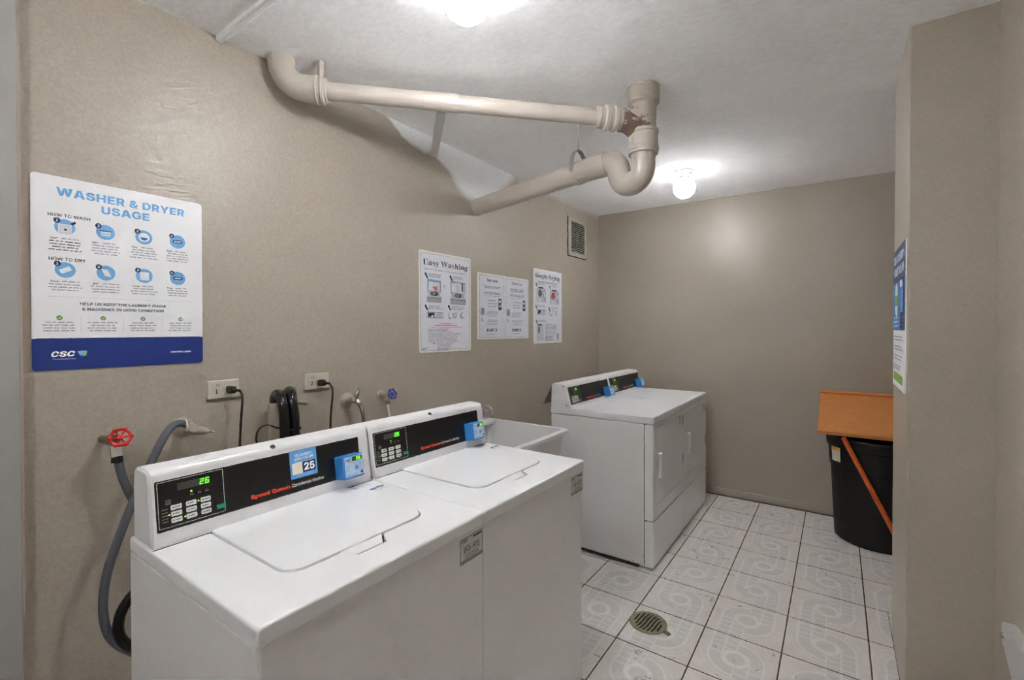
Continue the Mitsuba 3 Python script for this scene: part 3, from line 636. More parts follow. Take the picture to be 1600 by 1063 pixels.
def number_steps(p, pts, col=(34, 34, 38)):
    for i, (x, y) in enumerate(pts):
        p.add(f'step_number#{i}', Point(x, y).buffer(.0085, quad_segs=4), col, 2); p.add(f'step_number#{i}', Polygon([(x - .002, y - .008), (x + .012, y - .028), (x + .021, y - .022), (x + .008, y - .002)]), col, 2)
BLK = (38, 38, 46)
k, p, W, H = sign('washing_sign', 'white sign headed Easy Washing in black serif lettering', 'sign', 0, 1.909, 2.376, 1.32, 1.927, .014, 'sign_border')
V = lambda v: H - v
fr = rrect(.013, .013, W - .013, H - .013, .008); p.add('face', fr, (222, 224, 234)); p.add('frame_line', fr.difference(fr.buffer(-.0022)), (120, 122, 132), 2)
p.text('title', 'Easy Washing', .031, V(.083), .033, BLK, 2, serif=True, width=.403)
p.text('subtitle', 'HIGH EFFICIENCY TOP LOAD WASHER', .037, V(.113), .0085, (120, 120, 130), 2, weight=500, width=.38)
number_steps(p, ((.052, V(.139)), (.268, V(.136)), (.052, V(.328)), (.252, V(.322))))
for x, y, s in ((.075, .132, 1), (.288, .130, 2), (.075, .325, 3), (.275, .322, 4)): p.lines('caption', x, x + .125, V(y), 3, .0085, .0036, (140, 142, 154), s, 2, 'l')
def washer_drawing(nm, x0, x1, yt, yb, open_):
    w, h = x1 - x0, yt - yb
    p.add(nm, Polygon([(x0, yb), (x1, yb), (x1, yb + h * .20), (x0, yb + h * .20)]), (168, 168, 176), 2); p.add(nm, Polygon([(x0, yb + h * .22), (x1, yb + h * .22), (x1 - .004, yb + h * .30), (x0 + .004, yb + h * .30)]), (196, 196, 204), 2)
    p.rect(nm, x0, yb + h * .195, x1, yb + h * .225, (110, 110, 118), 3)
    p.add(nm, Polygon([(x0 + .012, yb + h * .30), (x1 - .012, yb + h * .30), (x1 - .02, yb + h * .52), (x0 + .02, yb + h * .52)]), (178, 182, 196), 2)
    p.add(nm, affinity.scale(Point((x0 + x1) / 2, yb + h * .38).buffer(.03), 1.1, .42), (66, 66, 74), 3); p.add(nm, affinity.scale(Point((x0 + x1) / 2 - .004, yb + h * .385).buffer(.014), 1.1, .5), (150, 150, 158), 4)
    fo = Polygon([(x0 + .003, yb + h * .42), (x0 + .003, yt), (x1 - .006, yt - .004), (x1 - .006, yb + h * .46)])
    p.add(nm, fo.difference(affinity.translate(fo.buffer(-.010), 0, -.004)), (124, 156, 200) if not open_ else (150, 164, 186), 2)
washer_drawing('picture', .063, .187, V(.166), V(.306), False)
rg = np.random.default_rng(3)
for q in range(5): p.add('picture', LineString([(.130 + rg.uniform(-.022, .035), V(.225 + rg.uniform(-.024, .02))) for _ in range(2)]).buffer(.0028), (196, 92, 96), 5)
p.text('caption', 'or', .205, V(.205), .012, (110, 110, 120), 2, weight=500)
washer_drawing('picture#2', .265, .416, V(.160), V(.310), True)
p.add('picture#2', Polygon([(.312, V(.172)), (.352, V(.166)), (.358, V(.228)), (.318, V(.232))]), (206, 208, 218), 5); p.add('picture#2', Polygon([(.372, V(.170)), (.388, V(.172)), (.388, V(.226)), (.372, V(.222))]), (84, 92, 112), 5)
def console_drawing(nm, x0, x1, y0, y1):
    f = rrect(x0, y0, x1, y1, .01); p.add(nm, f.difference(f.buffer(-.005)), (128, 136, 156), 2)
    p.rect(nm, x0 + .012, y0 + .006, x0 + (x1 - x0) * .47, y1 - .006, (44, 54, 88), 3); p.add(nm, Polygon([(x0 + .03, y0 + .004), (x0 + .055, y0 + .02), (x0 + .06, y0 + .004)]), (214, 216, 226), 4)
    for q in range(3): p.rect(nm, x0 + (x1 - x0) * (.60 + .11 * q), y0 + .009, x0 + (x1 - x0) * (.66 + .11 * q), y1 - .009, (142, 146, 164), 3)
console_drawing('picture#3', .058, .201, V(.399), V(.362))
f = LineString([(.252, V(.366)), (.252, V(.392)), (.262, V(.398)), (.275, V(.398))]).buffer(.0028); p.add('picture#4', f, (112, 118, 138), 2)
p.add('picture#4', Polygon([(.282, V(.366)), (.330, V(.362)), (.322, V(.396)), (.290, V(.398))]), (168, 170, 182), 2); p.add('picture#4', Polygon([(.296, V(.376)), (.318, V(.37)), (.31, V(.388))]), (226, 228, 236), 3)
p.add('picture#4', Point(.378, V(.380)).buffer(.02).difference(Point(.386, V(.377)).buffer(.013)), (150, 154, 168), 2)
p.lines('warning', .177, .285, V(.430), 1, .01, .0048, (206, 96, 96), 1, 2, fill=(.95, 1.)); p.lines('warning', .13, .336, V(.441), 1, .01, .0058, (206, 80, 82), 2, 2, fill=(.98, 1.)); p.lines('warning', .085, .38, V(.4535), 1, .01, .0036, (196, 120, 124), 3, 2, fill=(.98, 1.))
p.lines('small_print', .071, .30, V(.464), 3, .0082, .0036, (140, 141, 152), 12, 2, 'l', (.7, 1.)); p.lines('small_print', .071, .367, V(.490), 7, .0085, .0036, (140, 141, 152), 4, 2, 'l', (.8, 1.)); p.lines('small_print', .148, .310, V(.552), 3, .008, .0036, (140, 141, 152), 5, 2, 'l'); p.lines('small_print', .148, .310, V(.578), 3, .008, .0036, (140, 141, 152), 6, 2, 'l', (.6, 1.)); p.rect('small_print', .107, V(.555), .135, V(.550), (110, 112, 122), 2)
p.text('logo', 'CSC', .020, V(.588), .011, (84, 88, 106), 3, weight=900, width=.034, slant=10); p.add('logo', Polygon([(.058, V(.577)), (.070, V(.575)), (.063, V(.587))]), (96, 104, 124), 3)
p.build(k)

k, p, W, H = sign('service_sign', 'white two-page sign headed Service and Servicio', 'sign', 0, 2.445, 3.079, 1.39, 1.848, .010, 'sign_border')
V = lambda v: H - v
for i, (x0, x1, ttl) in enumerate(((.022, .309, 'Service'), (.326, W - .013, 'Servicio'))):
    f = sbox(x0, V(.448), x1, V(.014)); p.add('face', f, (216, 219, 230)); p.add('frame_line', f.difference(f.buffer(-.0026)), (122, 124, 134), 2)
    c = (x0 + x1) / 2
    p.text('title' if i == 0 else 'title#2', ttl, c, V(.056), .023, (54, 56, 66), 2, 'c', serif=True, width=.125 if i == 0 else .138)
    for yy, n_, s in ((.086, 3 if i else 2, 1), (.128, 2, 2), (.153, 1, 3)): p.lines('small_print', c - .105, c + .105, V(yy), n_, .0098, .005 if s < 3 else .003, (112, 115, 130), s + 5 * i, 2, fill=(.8, 1.))
    px = x1 - .072
    p.rect(f'phone_picture#{i}', px, V(.250), px + .038, V(.168), (40, 42, 52), 2, .006); p.rect(f'phone_picture#{i}', px + .005, V(.200), px + .033, V(.180), (200, 204, 216), 3); p.rect(f'phone_picture#{i}', px + .005, V(.232), px + .033, V(.212), (168, 174, 192), 3)
    for q, yy in enumerate((.184, .204, .224)): p.lines('small_print', c - .05, px - .008, V(yy), 1, .01, .0058, (138, 142, 158), q + 20 + i, 2, 'l', (.7, 1.))
    p.rect(f'notice_block#{i}', x0 + .014, V(.290), x0 + .054, V(.242), (136, 140, 154), 2)
    p.lines('small_print', x0 + .068, x1 - .08, V(.262), 5, .0085, .0036, (150, 152, 166), 40 + i, 2, fill=(.75, 1.))
    p.add('small_print', Point(x0 + .032, V(.322)).buffer(.012).difference(Point(x0 + .036, V(.318)).buffer(.009)), (128, 132, 146), 2)
    p.lines('small_print', x0 + .068, x1 - .06, V(.322), 2, .010, .0042, (140, 143, 158), 44 + i, 2); p.lines('small_print', x0 + .075, x1 - .075, V(.346), 2, .008, .0036, (152, 155, 168), 47 + i, 2)
    p.add('small_print', LineString([(x1 - .03, V(.306)), (x1 - .022, V(.326)), (x1 - .045, V(.344))]).buffer(.0014), (128, 132, 146), 2)
    p.rect('rule', x0 + .01, V(.366), x1 - .01, V(.3652), (180, 183, 194), 2)
    p.text('logo', 'CSC', c - .066, V(.406), .022, (44, 46, 56), 2, weight=900, width=.094, slant=10); p.add('logo', Polygon([(c + .036, V(.388)), (c + .056, V(.384)), (c + .050, V(.402)), (c + .042, V(.406))]), (58, 62, 76), 2)
    p.text('logo', 'ServiceWorks', c - .064, V(.426), .0075, (110, 114, 130), 2, weight=600, width=.1)
p.build(k)

k, p, W, H = sign('drying_sign', 'narrow white sign headed Simple Drying below the wall vent', 'sign', 0, 3.154, 3.618, 1.341, 1.951, .008, 'sign_border')
V = lambda v: H - v
fr = sbox(.012, .012, W - .012, H - .012); p.add('face', fr, (218, 221, 231))
p.text('title', 'Simple Drying', .022, V(.072), .036, (58, 60, 72), 2, serif=True, width=.405)
p.lines('subtitle', .07, .38, V(.100), 1, .01, .0075, (128, 131, 146), 2, 2, fill=(.98, 1.))
number_steps(p, ((.040, V(.124)), (.252, V(.132)), (.036, V(.302)), (.240, V(.312)), (.040, V(.422))), (64, 66, 78))
for x, y, w, s in ((.065, .115, .12, 1), (.285, .118, .12, 2), (.06, .296, .14, 3), (.26, .306, .13, 4), (.06, .418, .14, 5)): p.lines('caption', x, x + w, V(y), 2, .009, .004, (142, 145, 158), s, 2, 'l')
def dryer_drawing(nm, x0, x1, y0, y1, dark):
    w = x1 - x0
    p.rect(nm, x0, y0, x1, y1 - .012, (188, 190, 202), 2); p.rect(nm, x0 + w * .2, y1 - .016, x0 + w * .72, y1 - .004, (46, 46, 54), 3)
    p.add(nm, Point(x0 + w * .38, y0 + (y1 - y0) * .58).buffer(.030, quad_segs=5), dark, 3); p.add(nm, Polygon([(x0 + w * .72, y1 - .02), (x1 + .004, y1 - .045), (x1 + .004, y0 + .006), (x0 + w * .74, y0 + .04)]), (150, 152, 166), 3)
    p.add(nm, Polygon([(x0 + w * .78, y1 - .035), (x1 - .004, y1 - .052), (x1 - .004, y0 + .03), (x0 + w * .8, y0 + .055)]), (214, 216, 226), 4); p.add(nm, Polygon([(x0 + w * .1, y0), (x0 + w * .6, y0), (x0 + w * .5, y0 + .03), (x0 + w * .2, y0 + .03)]), (206, 208, 218), 4)
dryer_drawing('picture', .046, .187, V(.272), V(.143), (92, 94, 108)); dryer_drawing('picture#2', .258, .407, V(.282), V(.152), (150, 70, 76))
for q in range(7): p.add('picture#2', LineString([(.315 + rg.uniform(-.05, .035), V(.215 + rg.uniform(-.035, .03))) for _ in range(2)]).buffer(.003), (190, 92, 98), 5)
console_drawing('picture#3', .052, .187, V(.372), V(.330))
p.add('picture#4', LineString([(.245, V(.332)), (.252, V(.372)), (.285, V(.376))]).buffer(.003), (120, 124, 140), 2); p.add('picture#4', Polygon([(.27, V(.336)), (.32, V(.332)), (.312, V(.370)), (.28, V(.372))]).exterior.buffer(.003), (150, 153, 166), 2); p.add('picture#4', Point(.37, V(.354)).buffer(.022).difference(Point(.378, V(.352)).buffer(.015)), (150, 153, 166), 2)
p.rect('picture#5', .046, V(.587), .156, V(.446), (196, 198, 210), 2); p.rect('picture#5', .066, V(.462), .125, V(.452), (48, 48, 56), 3); p.rect('picture#5', .068, V(.522), .092, V(.474), (84, 88, 108), 3)
p.lines('small_print', .181, .421, V(.450), 5, .0105, .005, (150, 152, 166), 2, 2, 'l', (.6, 1.)); p.lines('small_print', .181, .421, V(.510), 3, .0105, .005, (150, 152, 166), 3, 2, 'l'); p.lines('small_print', .181, .325, V(.548), 5, .0095, .005, (142, 144, 158), 4, 2, 'l', (.7, 1.)); p.rect('small_print', .379, V(.578), .408, V(.531), (150, 152, 166), 2)
p.text('logo', 'CSC', .384, V(.592), .009, (110, 114, 128), 3, weight=900, width=.03)
p.build(k)

k, p, W, H = sign('payment_notice', 'tall blue and white notice on the projecting wall end at the right', 'notice', XC, 2.375, 2.835, 1.205, 1.815, .006, None, -1)
V = lambda v: H - v
p.rect('photo_ground', 0, V(.36), W, H, (60, 78, 122)); p.rect('photo_ground', 0, V(.36), W * .62, V(.15), (70, 128, 186), 2)
p.text('title', 'DO LAUNDRY', W * .5, V(.062), .036, (214, 220, 236), 2, 'c', weight=850, width=W * .86); p.text('title', 'USING THE APP', W * .5, V(.118), .036, (214, 220, 236), 2, 'c', weight=850, width=W * .80)
f = rrect(W * .60, V(.30), W * .90, V(.14), .02); p.add('phone_picture', f, (40, 52, 92), 3); p.rect('phone_picture', W * .64, V(.285), W * .86, V(.16), (92, 146, 206), 4); p.rect('phone_picture', W * .62, V(.178), W * .80, V(.150), (222, 226, 238), 5)
p.add('phone_picture#2', affinity.scale(Point(W * .30, V(.225)).buffer(.06), 1, 1.25), (206, 222, 236), 3); p.rect('phone_picture#2', W * .17, V(.252), W * .44, V(.205), (116, 170, 72), 4)
p.lines('small_print', W * .08, W * .55, V(.300), 3, .018, .009, (150, 190, 226), 1, 3, 'l'); p.lines('small_print', W * .62, W * .92, V(.312), 3, .014, .007, (32, 40, 70), 2, 4, 'l')
for i in range(4): p.lines('small_print', W * .08, W * .92, V(.385 + .042 * i), 2, .013, .0055, (150, 154, 166), 5 + i, 2, 'l', (.6, .95)); p.rect('rule', W * .06, V(.412 + .042 * i), W * .94, V(.411 + .042 * i), (176, 180, 188), 2)
p.rect('button_picture', W * .10, V(.585), W * .86, V(.548), (132, 178, 72), 2, .005)
p.build(k)

# ------------------------------------------------------------------ wall vent
k = thing('wall_vent', 'small louvred air vent high on the left wall near the corner', 'vent')
a, b, c, d = 3.736, 4.101, 2.130, 2.481
fr = sbox(a, c, b, d).difference(sbox(3.790, 2.168, 4.068, 2.446))
obj('frame', place(extr(fr, .010), (0, 0, 0), (0, 1, 0), (0, 0, 1), (1, 0, 0)), 'vent_paint', k, smooth=False)
obj('frame_shadow_gap', cat(bx(0, .004, a - .006, a, c, d), bx(0, .004, a - .006, b, c - .006, c)), 'vent_dark', k, smooth=False)  # dark strips stand in for the shadow of the frame on the wall
obj('backing', bx(0.0005, .0015, 3.79, 4.068, 2.168, 2.446), 'vent_dark', k, smooth=False)
ns = 15
for i in range(ns):
    z = 2.178 + i * (2.446 - 2.172) / ns
    s = bx(.002, .009, 3.79, 4.068, z - .002, z + .002); obj('slat', s, 'vent_slat', k, smooth=False)
obj('screw', lathe([(0, .006), (.003, .006), (.004, .003)], (.010, 4.09, 2.138), (1, 0, 0), 10), 'brass_old', k)

# ------------------------------------------------------------------ waste pipe under the ceiling
PA, PT = np.array((.062, 1.065)), np.array((1.236, 2.187))
pd = PT - PA; PL = np.linalg.norm(pd); pd /= PL
ZE, ZT = 2.492, 2.452
def pz(s): return ZE + (ZT - ZE) * s / PL
def pp(s, dz=0): return np.array((*(PA + pd * s), pz(s) + dz))
k = thing('waste_pipe', 'thick beige painted waste pipe with tee and trap hanging under the ceiling', 'pipe')
RB = .098
arc = [(*PA, HC + .02), (*PA, ZE + RB + .004)] + [(*(PA + pd * RB * (1 - math.cos(t))), ZE + RB - RB * math.sin(t)) for t in np.linspace(.1, math.pi / 2, 12)] + [tuple(pp(RB + .055))]
obj('elbow', tube(arc, .053, 24, straight=True, up=(pd[0], pd[1], 0)), 'pipe_paint', k, smooth=40)
ax = np.array((*pd, (ZT - ZE) / PL))
obj('clamp', cat(lathe([(-.020, .052), (-.019, .058), (-.010, .060), (-.006, .055), (.004, .054), (.008, .059), (.016, .058), (.020, .050), (.028, .048), (.030, .036)], pp(RB + .06), ax, 32), bx(-.012, .012, -.012, .012, 0, .05, .003).apply_translation(pp(RB + .062, .062)) if False else bx(*(pp(RB + .06)[0] + np.array((-.012, .012))), *(pp(RB + .06)[1] + np.array((-.012, .012))), pp(RB + .06)[2] + .045, HC, .003)), 'pipe_paint', k, smooth=35)
obj('long_pipe', lathe([(RB + .03, .037), (PL - .2, .037)], pp(0), ax, 32), 'pipe_paint', k, smooth=40)
obj('coupling', lathe([(.595, .037), (.596, .0395), (.745, .0395), (.746, .037)], pp(0), ax, 32), 'pipe_paint', k, smooth=40)
obj('hub', lathe([(PL - .235, .037), (PL - .234, .046), (PL - .222, .051), (PL - .212, .047), (PL - .20, .048), (PL - .194, .058), (PL - .178, .058), (PL - .174, .051), (PL - .158, .052), (PL - .152, .060), (PL - .138, .058), (PL - .132, .050), (PL - .110, .050), (PL - .05, .050), (PL, .046)], pp(0), ax, 32), 'pipe_paint', k, smooth=35)
tee = obj('tee', cat(lathe([(0, .072), (.004, .075), (.012, .072), (.018, .075), (.072, .075), (.080, .072), (.088, .061), (.24, .058)], (*PT, HC), (0, 0, -1), 36),
    tube([(*(PT - pd * .115), 2.452), (*(PT - pd * .075), 2.445), (*(PT - pd * .03), 2.415), (*(PT - pd * .005), 2.37)], .053, 20, 14)), 'tee_paint', k, smooth=40, label='tee fitting with worn rusty paint')
obj('trap_hub', lathe([(.208, .060), (.209, .071), (.222, .072), (.226, .068), (.285, .069), (.290, .073), (.302, .073), (.308, .069), (.318, .070), (.320, .056)], (*PT, HC), (0, 0, -1), 36), 'trap_pvc', k, smooth=35)
td = np.array((0, 2.445)) - PT; TL = np.linalg.norm(td); td /= TL
def tp3(t, z): return np.array((*(PT + td * t), z))
R1, ZC = .0675, 2.238
path = [tp3(0, 2.31), tp3(0, 2.27)] + [tp3(R1 - R1 * math.cos(a), ZC - R1 * math.sin(a)) for a in np.linspace(0, math.pi, 20)]
R2 = .062
path += [tp3(2 * R1 + R2 - R2 * math.cos(a), ZC + .006 + R2 * math.sin(a)) for a in np.linspace(.05, math.pi / 2 + .04, 12)] + [tp3(2 * R1 + R2 + .06, ZC + .006 + R2 - .001)]
obj('trap', tube(path, .0565, 26, straight=True, up=(td[0], td[1], 0)), 'trap_pvc', k, smooth=40)
z0 = ZC + .006 + R2
la = np.array((*td * 1.0, (2.283 - z0) / (TL - .19))); lo = tp3(2 * R1 + R2, z0)
Lp = TL - 2 * R1 - R2
obj('trap_outlet_hub', lathe([(.0, .0565), (.002, .061), (.06, .062), (.062, .059), (.20, .058), (.205, .0545)], lo, la, 32), 'trap_pvc', k, smooth=35)
obj('outlet_pipe', lathe([(.15, .055), (Lp * .62, .0555), (Lp + .03, .0555)], lo, la, 32), 'pipe_paint', k, smooth=40)
# hanger on the outlet pipe
k = thing('pipe_hanger', 'thin rod and metal strap holding the lower trap outlet pipe', 'hanger')
hp = lo + la * .195; nn = np.array((-td[1], td[0], 0))
hx = hp[2]
prof = [(-.062, -.005), (-.061, .03), (-.052, .075), (-.03, .108), (0, .122), (.03, .108), (.052, .075), (.061, .03), (.062, -.005)]
P = smooth_path([hp + nn * a + np.array((0, 0, b)) for a, b in prof], 30)
sq = np.array([(-.0016, -.012), (.0016, -.012), (.0016, .012), (-.0016, .012)])
obj('arch', sweep(P, sq, up=nn), 'strap_grey', k, smooth=35)
obj('band', lathe([(-.010, .0575), (-.010, .0615), (.010, .0615), (.010, .0575)], hp, la, 36), 'trap_pvc', k, smooth=35)
obj('rod', lathe([(0, .004), (HC - hx - .118, .004)], hp + np.array((0, 0, .118)), (0, 0, 1), 10), 'white_paint', k)
# brace bar from the wall to the pipe
k = thing('pipe_brace', 'white painted bar running from the left wall to the underside of the long pipe', 'brace')
a_, b_ = pp(.672) + np.array((-pd[1], pd[0], 0)) * .054 + (0, 0, -.012), np.array((.0, 2.038, 2.512))
scene[k] = mikit.ply(sweep([a_, b_], [(-.014, -.02), (.014, -.02), (.014, .02), (-.014, .02)], [1, 1.0]), 'mat_white_paint', smooth=False)

# ------------------------------------------------------------------ outlets and power cords
def outlet(y0, y1, z0, z1, label, txt):
    k = thing('wall_outlet', label, 'outlet', 'wall outlets behind the washers'); w, h = y1 - y0, z1 - z0
    pl = obj('plate', bx(0, .007, y0, y1, z0, z1, .003), 'plate_white', k, smooth=30)
    obj('lower_edge', bx(0, .010, y0 - .002, y1 + .004, z0 - .004, z0), 'plate_shadow', k, smooth=False)  # dark strip standing in for the shade under the plate
    for q in (.30, .70): obj('socket', place(extr(rrect(-.017, -.014, .017, .014, .012), .0015), (.007, y0 + w * q, z0 + h * .5), (0, 1, 0), (0, 0, 1), (1, 0, 0)), 'plate_white', k, smooth=False)
    obj('plate_screw', lathe([(0, .003), (.001, .003)], (.007, (y0 + y1) / 2, z0 + h / 2), (1, 0, 0), 10), 'steel', k)
    p = Print((.0086, y0, z0), (0, 1, 0), (0, 0, 1), .0003)
    p.text('marking', txt, w * .22, h * .28, .017, (60, 52, 46), 1, weight=500); p.text('marking', '12', w * .25, h * .68, .008, (90, 80, 70), 1, weight=600); p.build(k)
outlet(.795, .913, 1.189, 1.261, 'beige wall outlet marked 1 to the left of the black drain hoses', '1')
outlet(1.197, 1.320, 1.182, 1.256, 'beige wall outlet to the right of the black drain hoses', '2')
def cord(y, z, dy, label, pts):
    k = thing('power_cord', label, 'power cord', 'black washer power cords')
    obj('plug', cat(rbx(.010, .045, y - .013, y + .013, z - .014, z + .014, .005, 8), lathe([(0, .009), (.016, .006), (.03, .005)], (.044, y, z), (.86, .5, -.1), 12)), 'cord_black', k, smooth=35)
    obj('cable', tube(pts, .0044, 10, 40), 'cord_black', k)
cord(.872, 1.222, 1, 'black power cord plugged into the outlet marked 1', [(.052, .877, 1.221), (.075, .888, 1.214), (.09, .885, 1.18), (.092, .878, 1.10), (.094, .872, 1.00), (.12, .86, .90), (.2, .85, .80), (.35, .84, .72), (.503, .83, .68)])
cord(1.268, 1.212, 1, 'black power cord plugged into the right outlet', [(.052, 1.273, 1.211), (.075, 1.284, 1.203), (.09, 1.283, 1.17), (.092, 1.275, 1.10), (.094, 1.268, 1.00), (.12, 1.26, .90), (.2, 1.25, .80), (.35, 1.24, .72), (.50, 1.23, .68)])

# ------------------------------------------------------------------ standpipe, drain hoses, cable tie
for sy, lab in ((1.028, 'beige painted standpipe under the left black drain hose'), (1.082, 'beige standpipe mostly hidden behind the two black drain hoses')):
    k = thing('standpipe', lab, 'pipe')
    scene[k] = mikit.ply(lathe([(0, .0255), (1.150, .0255), (1.153, .0245), (1.153, .0205), (1.10, .0205)], (.060, sy, 0), (0, 0, 1), 24), 'mat_valve_beige', smooth=40)
def drain_hose(y0, y1, label, zt):
    k = thing('drain_hose', label, 'hose', 'black washer drain hoses')
    obj('tube', tube([(.060, y0, 1.102), (.061, y0, 1.15), (.078, y0 - (y0 - y1) * .3, 1.15 + zt * .7), (.118, (y0 + y1) / 2, 1.15 + zt), (.158, y1, 1.15 + zt * .55), (.176, y1, 1.11), (.182, y1, 1.02), (.20, y1 + .01, .90), (.27, y1 + .02, .72), (.40, y1 + .02, .60), (.506, y1 + .02, .56)], .0198, 18, 70), 'rubber_black', k)
drain_hose(1.028, 1.006, 'black drain hose hooked into the visible beige standpipe, left of the tied pair', .044)
drain_hose(1.082, 1.047, 'black drain hose on the right of the tied pair, nearer the right outlet', .052)
k = thing('cable_tie', 'thin black cable tie around the two drain hoses with a long loose tail', 'cable tie')
P = [(.200, .985, 1.060), (.2035, 1.03, 1.056), (.200, 1.062, 1.054), (.182, 1.069, 1.055), (.158, 1.04, 1.058), (.155, 1.0, 1.062), (.162, .975, 1.070), (.15, .950, 1.082), (.14, .925, 1.070), (.135, .915, 1.03), (.13, .925, .985)]
scene[k] = mikit.ply(sweep(smooth_path(P, 60), np.array([(-.003, -.0012), (.003, -.0012), (.003, .0012), (-.003, .0012)])), 'mat_cord_black', smooth=35)
k = thing('wall_peg', 'short dark rod sticking out of the wall right of the drain hoses', 'rod')
scene[k] = mikit.ply(lathe([(0, .006), (.09, .006), (.092, .004)], (0.0, 1.155, 1.128), (1, 0, .05), 12), 'mat_brass_old', smooth=40)

# ------------------------------------------------------------------ water valves and hoses
def wheel(o, axis, R, bsdf, parent, nm='handle'):
    axis = np.array(axis, float) / np.linalg.norm(axis); n1 = np.cross(axis, (0, 0, 1)); n1 /= np.linalg.norm(n1); n2 = np.cross(axis, n1)
    ms = [torus(o, axis, R * .86, R * .15, 24, 8), lathe([(-R * .2, R * .26), (R * .25, R * .26), (R * .3, R * .15)], o, axis, 14)]
    for i in range(6):
        a = i * math.pi / 3; d = n1 * math.cos(a) + n2 * math.sin(a)
        s = trimesh.creation.icosphere(1, R * .2); s.apply_translation(np.array(o) + d * R * .93); ms.append(s)
        ms.append(lathe([(R * .2, R * .09), (R * .8, R * .09)], o, d, 8))
    return obj(nm, cat(*ms), bsdf, parent, smooth=40)
k = thing('water_valve', 'hose valve with a red round handle, the leftmost on the wall', 'valve')
obj('body', cat(lathe([(-.01, .011), (.05, .011), (.052, .016), (.078, .016)], (0, .481, 1.099), (1, .18, .05), 16), lathe([(0, .010), (.03, .012), (.05, .012)], (.068, .495, 1.10), (.15, 0, -1), 14)), 'brass_old', k)
wheel((.104, .502, 1.113), (.8, -.15, .28), .030, 'handle_red', k)
k2 = thing('water_hose', 'grey water hose hanging from the red-handled valve', 'hose', 'water hoses of the washers')
obj('tag', bx(.066, .090, .484, .513, 1.046, 1.086, .003), 'tag_white', k2, smooth=False, label='white tag around the coupling')
obj('coupling', lathe([(0, .015), (.020, .016)], (.080, .499, 1.050), (.05, 0, -1), 16), 'plastic_black', k2, label='black coupling with white marking')
obj('tube', tube([(.08, .501, 1.044), (.08, .507, 1.001), (.083, .519, .951), (.085, .537, .899), (.09, .558, .852), (.12, .63, .74), (.22, .72, .62), (.36, .80, .55), (.508, .84, .52)], .0122, 14, 60), 'hose_grey', k2)
k = thing('water_valve', 'beige hose valve with a round wall flange above the nearest washer console', 'valve')
obj('flange', lathe([(0, .036), (.006, .036), (.012, .028), (.02, .02)], (0, .713, 1.098), (1, 0, 0), 28), 'valve_beige', k)
obj('body', cat(lathe([(.0, .017), (.06, .017), (.07, .019), (.09, .016)], (.01, .712, 1.098), (1, 0, .1), 18)), 'valve_beige', k)
obj('stem', lathe([(0, .018), (.02, .019), (.05, .014), (.060, .010), (.064, .005), (.085, .0035)], (.072, .706, 1.10), (.25, 1, -.28), 16), 'valve_beige', k)
k2 = thing('water_hose', 'grey water hose looping from the beige flanged valve down beside the nearest washer', 'hose', 'water hoses of the washers')
obj('coupling', torus((.088, .694, 1.117), (.2, 1, .1), .017, .004, 20, 8), 'tag_white', k2)
obj('tube', tube([(.088, .69, 1.122), (.12, .637, 1.124), (.14, .597, 1.075), (.14, .575, 1.026), (.14, .552, .969), (.14, .523, .904), (.14, .493, .821), (.13, .466, .727), (.12, .452, .629), (.12, .453, .548), (.12, .474, .474), (.135, .526, .409), (.18, .57, .375), (.26, .62, .36), (.38, .66, .37), (.508, .68, .39)], .0125, 14, 90), 'hose_grey', k2)
k = thing('lower_hose', 'dark hose loop low on the wall at the left side of the nearest washer', 'hose')
scene[k] = mikit.ply(tube([(.19, .60, .655), (.155, .535, .625), (.15, .495, .582), (.15, .480, .525), (.152, .494, .468), (.165, .53, .43), (.22, .58, .43), (.35, .60, .45), (.508, .61, .46)], .0150, 14, 60), 'mat_rubber_black', smooth=40)
k = thing('water_valve', 'beige hose valve with round flange between the right outlet and the blue-handled valve', 'valve')
obj('flange', lathe([(0, .038), (.006, .038), (.012, .030), (.02, .018)], (0, 1.418, 1.108), (1, 0, 0), 28), 'valve_beige', k)
obj('body', cat(lathe([(0, .018), (.05, .018), (.062, .022), (.085, .02), (.09, .012)], (.01, 1.417, 1.108), (1, -.08, .18), 18)), 'valve_beige', k)
obj('stem', lathe([(0, .013), (.014, .013), (.018, .010), (.045, .0035)], (.095, 1.405, 1.136), (.35, .3, 1), 14), 'steel', k)
k2 = thing('water_hose', 'steel braided water hose below the beige flanged valve in the middle', 'hose', 'water hoses of the washers')
obj('coupling', lathe([(0, .014), (.022, .014)], (.10, 1.408, 1.118), (.55, .2, -.7), 14), 'steel', k2)
obj('tube', tube([(.112, 1.41, 1.105), (.14, 1.402, 1.088), (.155, 1.402, 1.05), (.16, 1.402, .98), (.18, 1.40, .88), (.26, 1.38, .74), (.40, 1.36, .62), (.508, 1.35, .58)], .0085, 12, 60), 'braid', k2)
k = thing('water_valve', 'small hose valve with a blue handle, the rightmost on the wall', 'valve')
obj('body', cat(lathe([(0, .024), (.005, .024), (.01, .014), (.06, .013), (.064, .018), (.078, .018)], (0, 1.628, 1.112), (1, -.1, .1), 18), lathe([(0, .011), (.034, .012)], (.066, 1.616, 1.118), (.2, 0, -1), 14)), 'valve_beige', k)
wheel((.092, 1.634, 1.122), (.9, .05, .3), .028, 'handle_blue', k)
k2 = thing('water_hose', 'thin white water hose below the blue-handled valve', 'hose', 'water hoses of the washers')
obj('coupling', lathe([(0, .012), (.018, .012)], (.074, 1.616, 1.088), (.1, 0, -1), 14), 'brass_old', k2)
obj('tube', tube([(.076, 1.616, 1.075), (.082, 1.618, 1.03), (.09, 1.622, .97), (.14, 1.62, .86), (.28, 1.58, .72), (.42, 1.55, .64), (.508, 1.54, .62)], .0062, 10, 40), 'tag_white', k2)

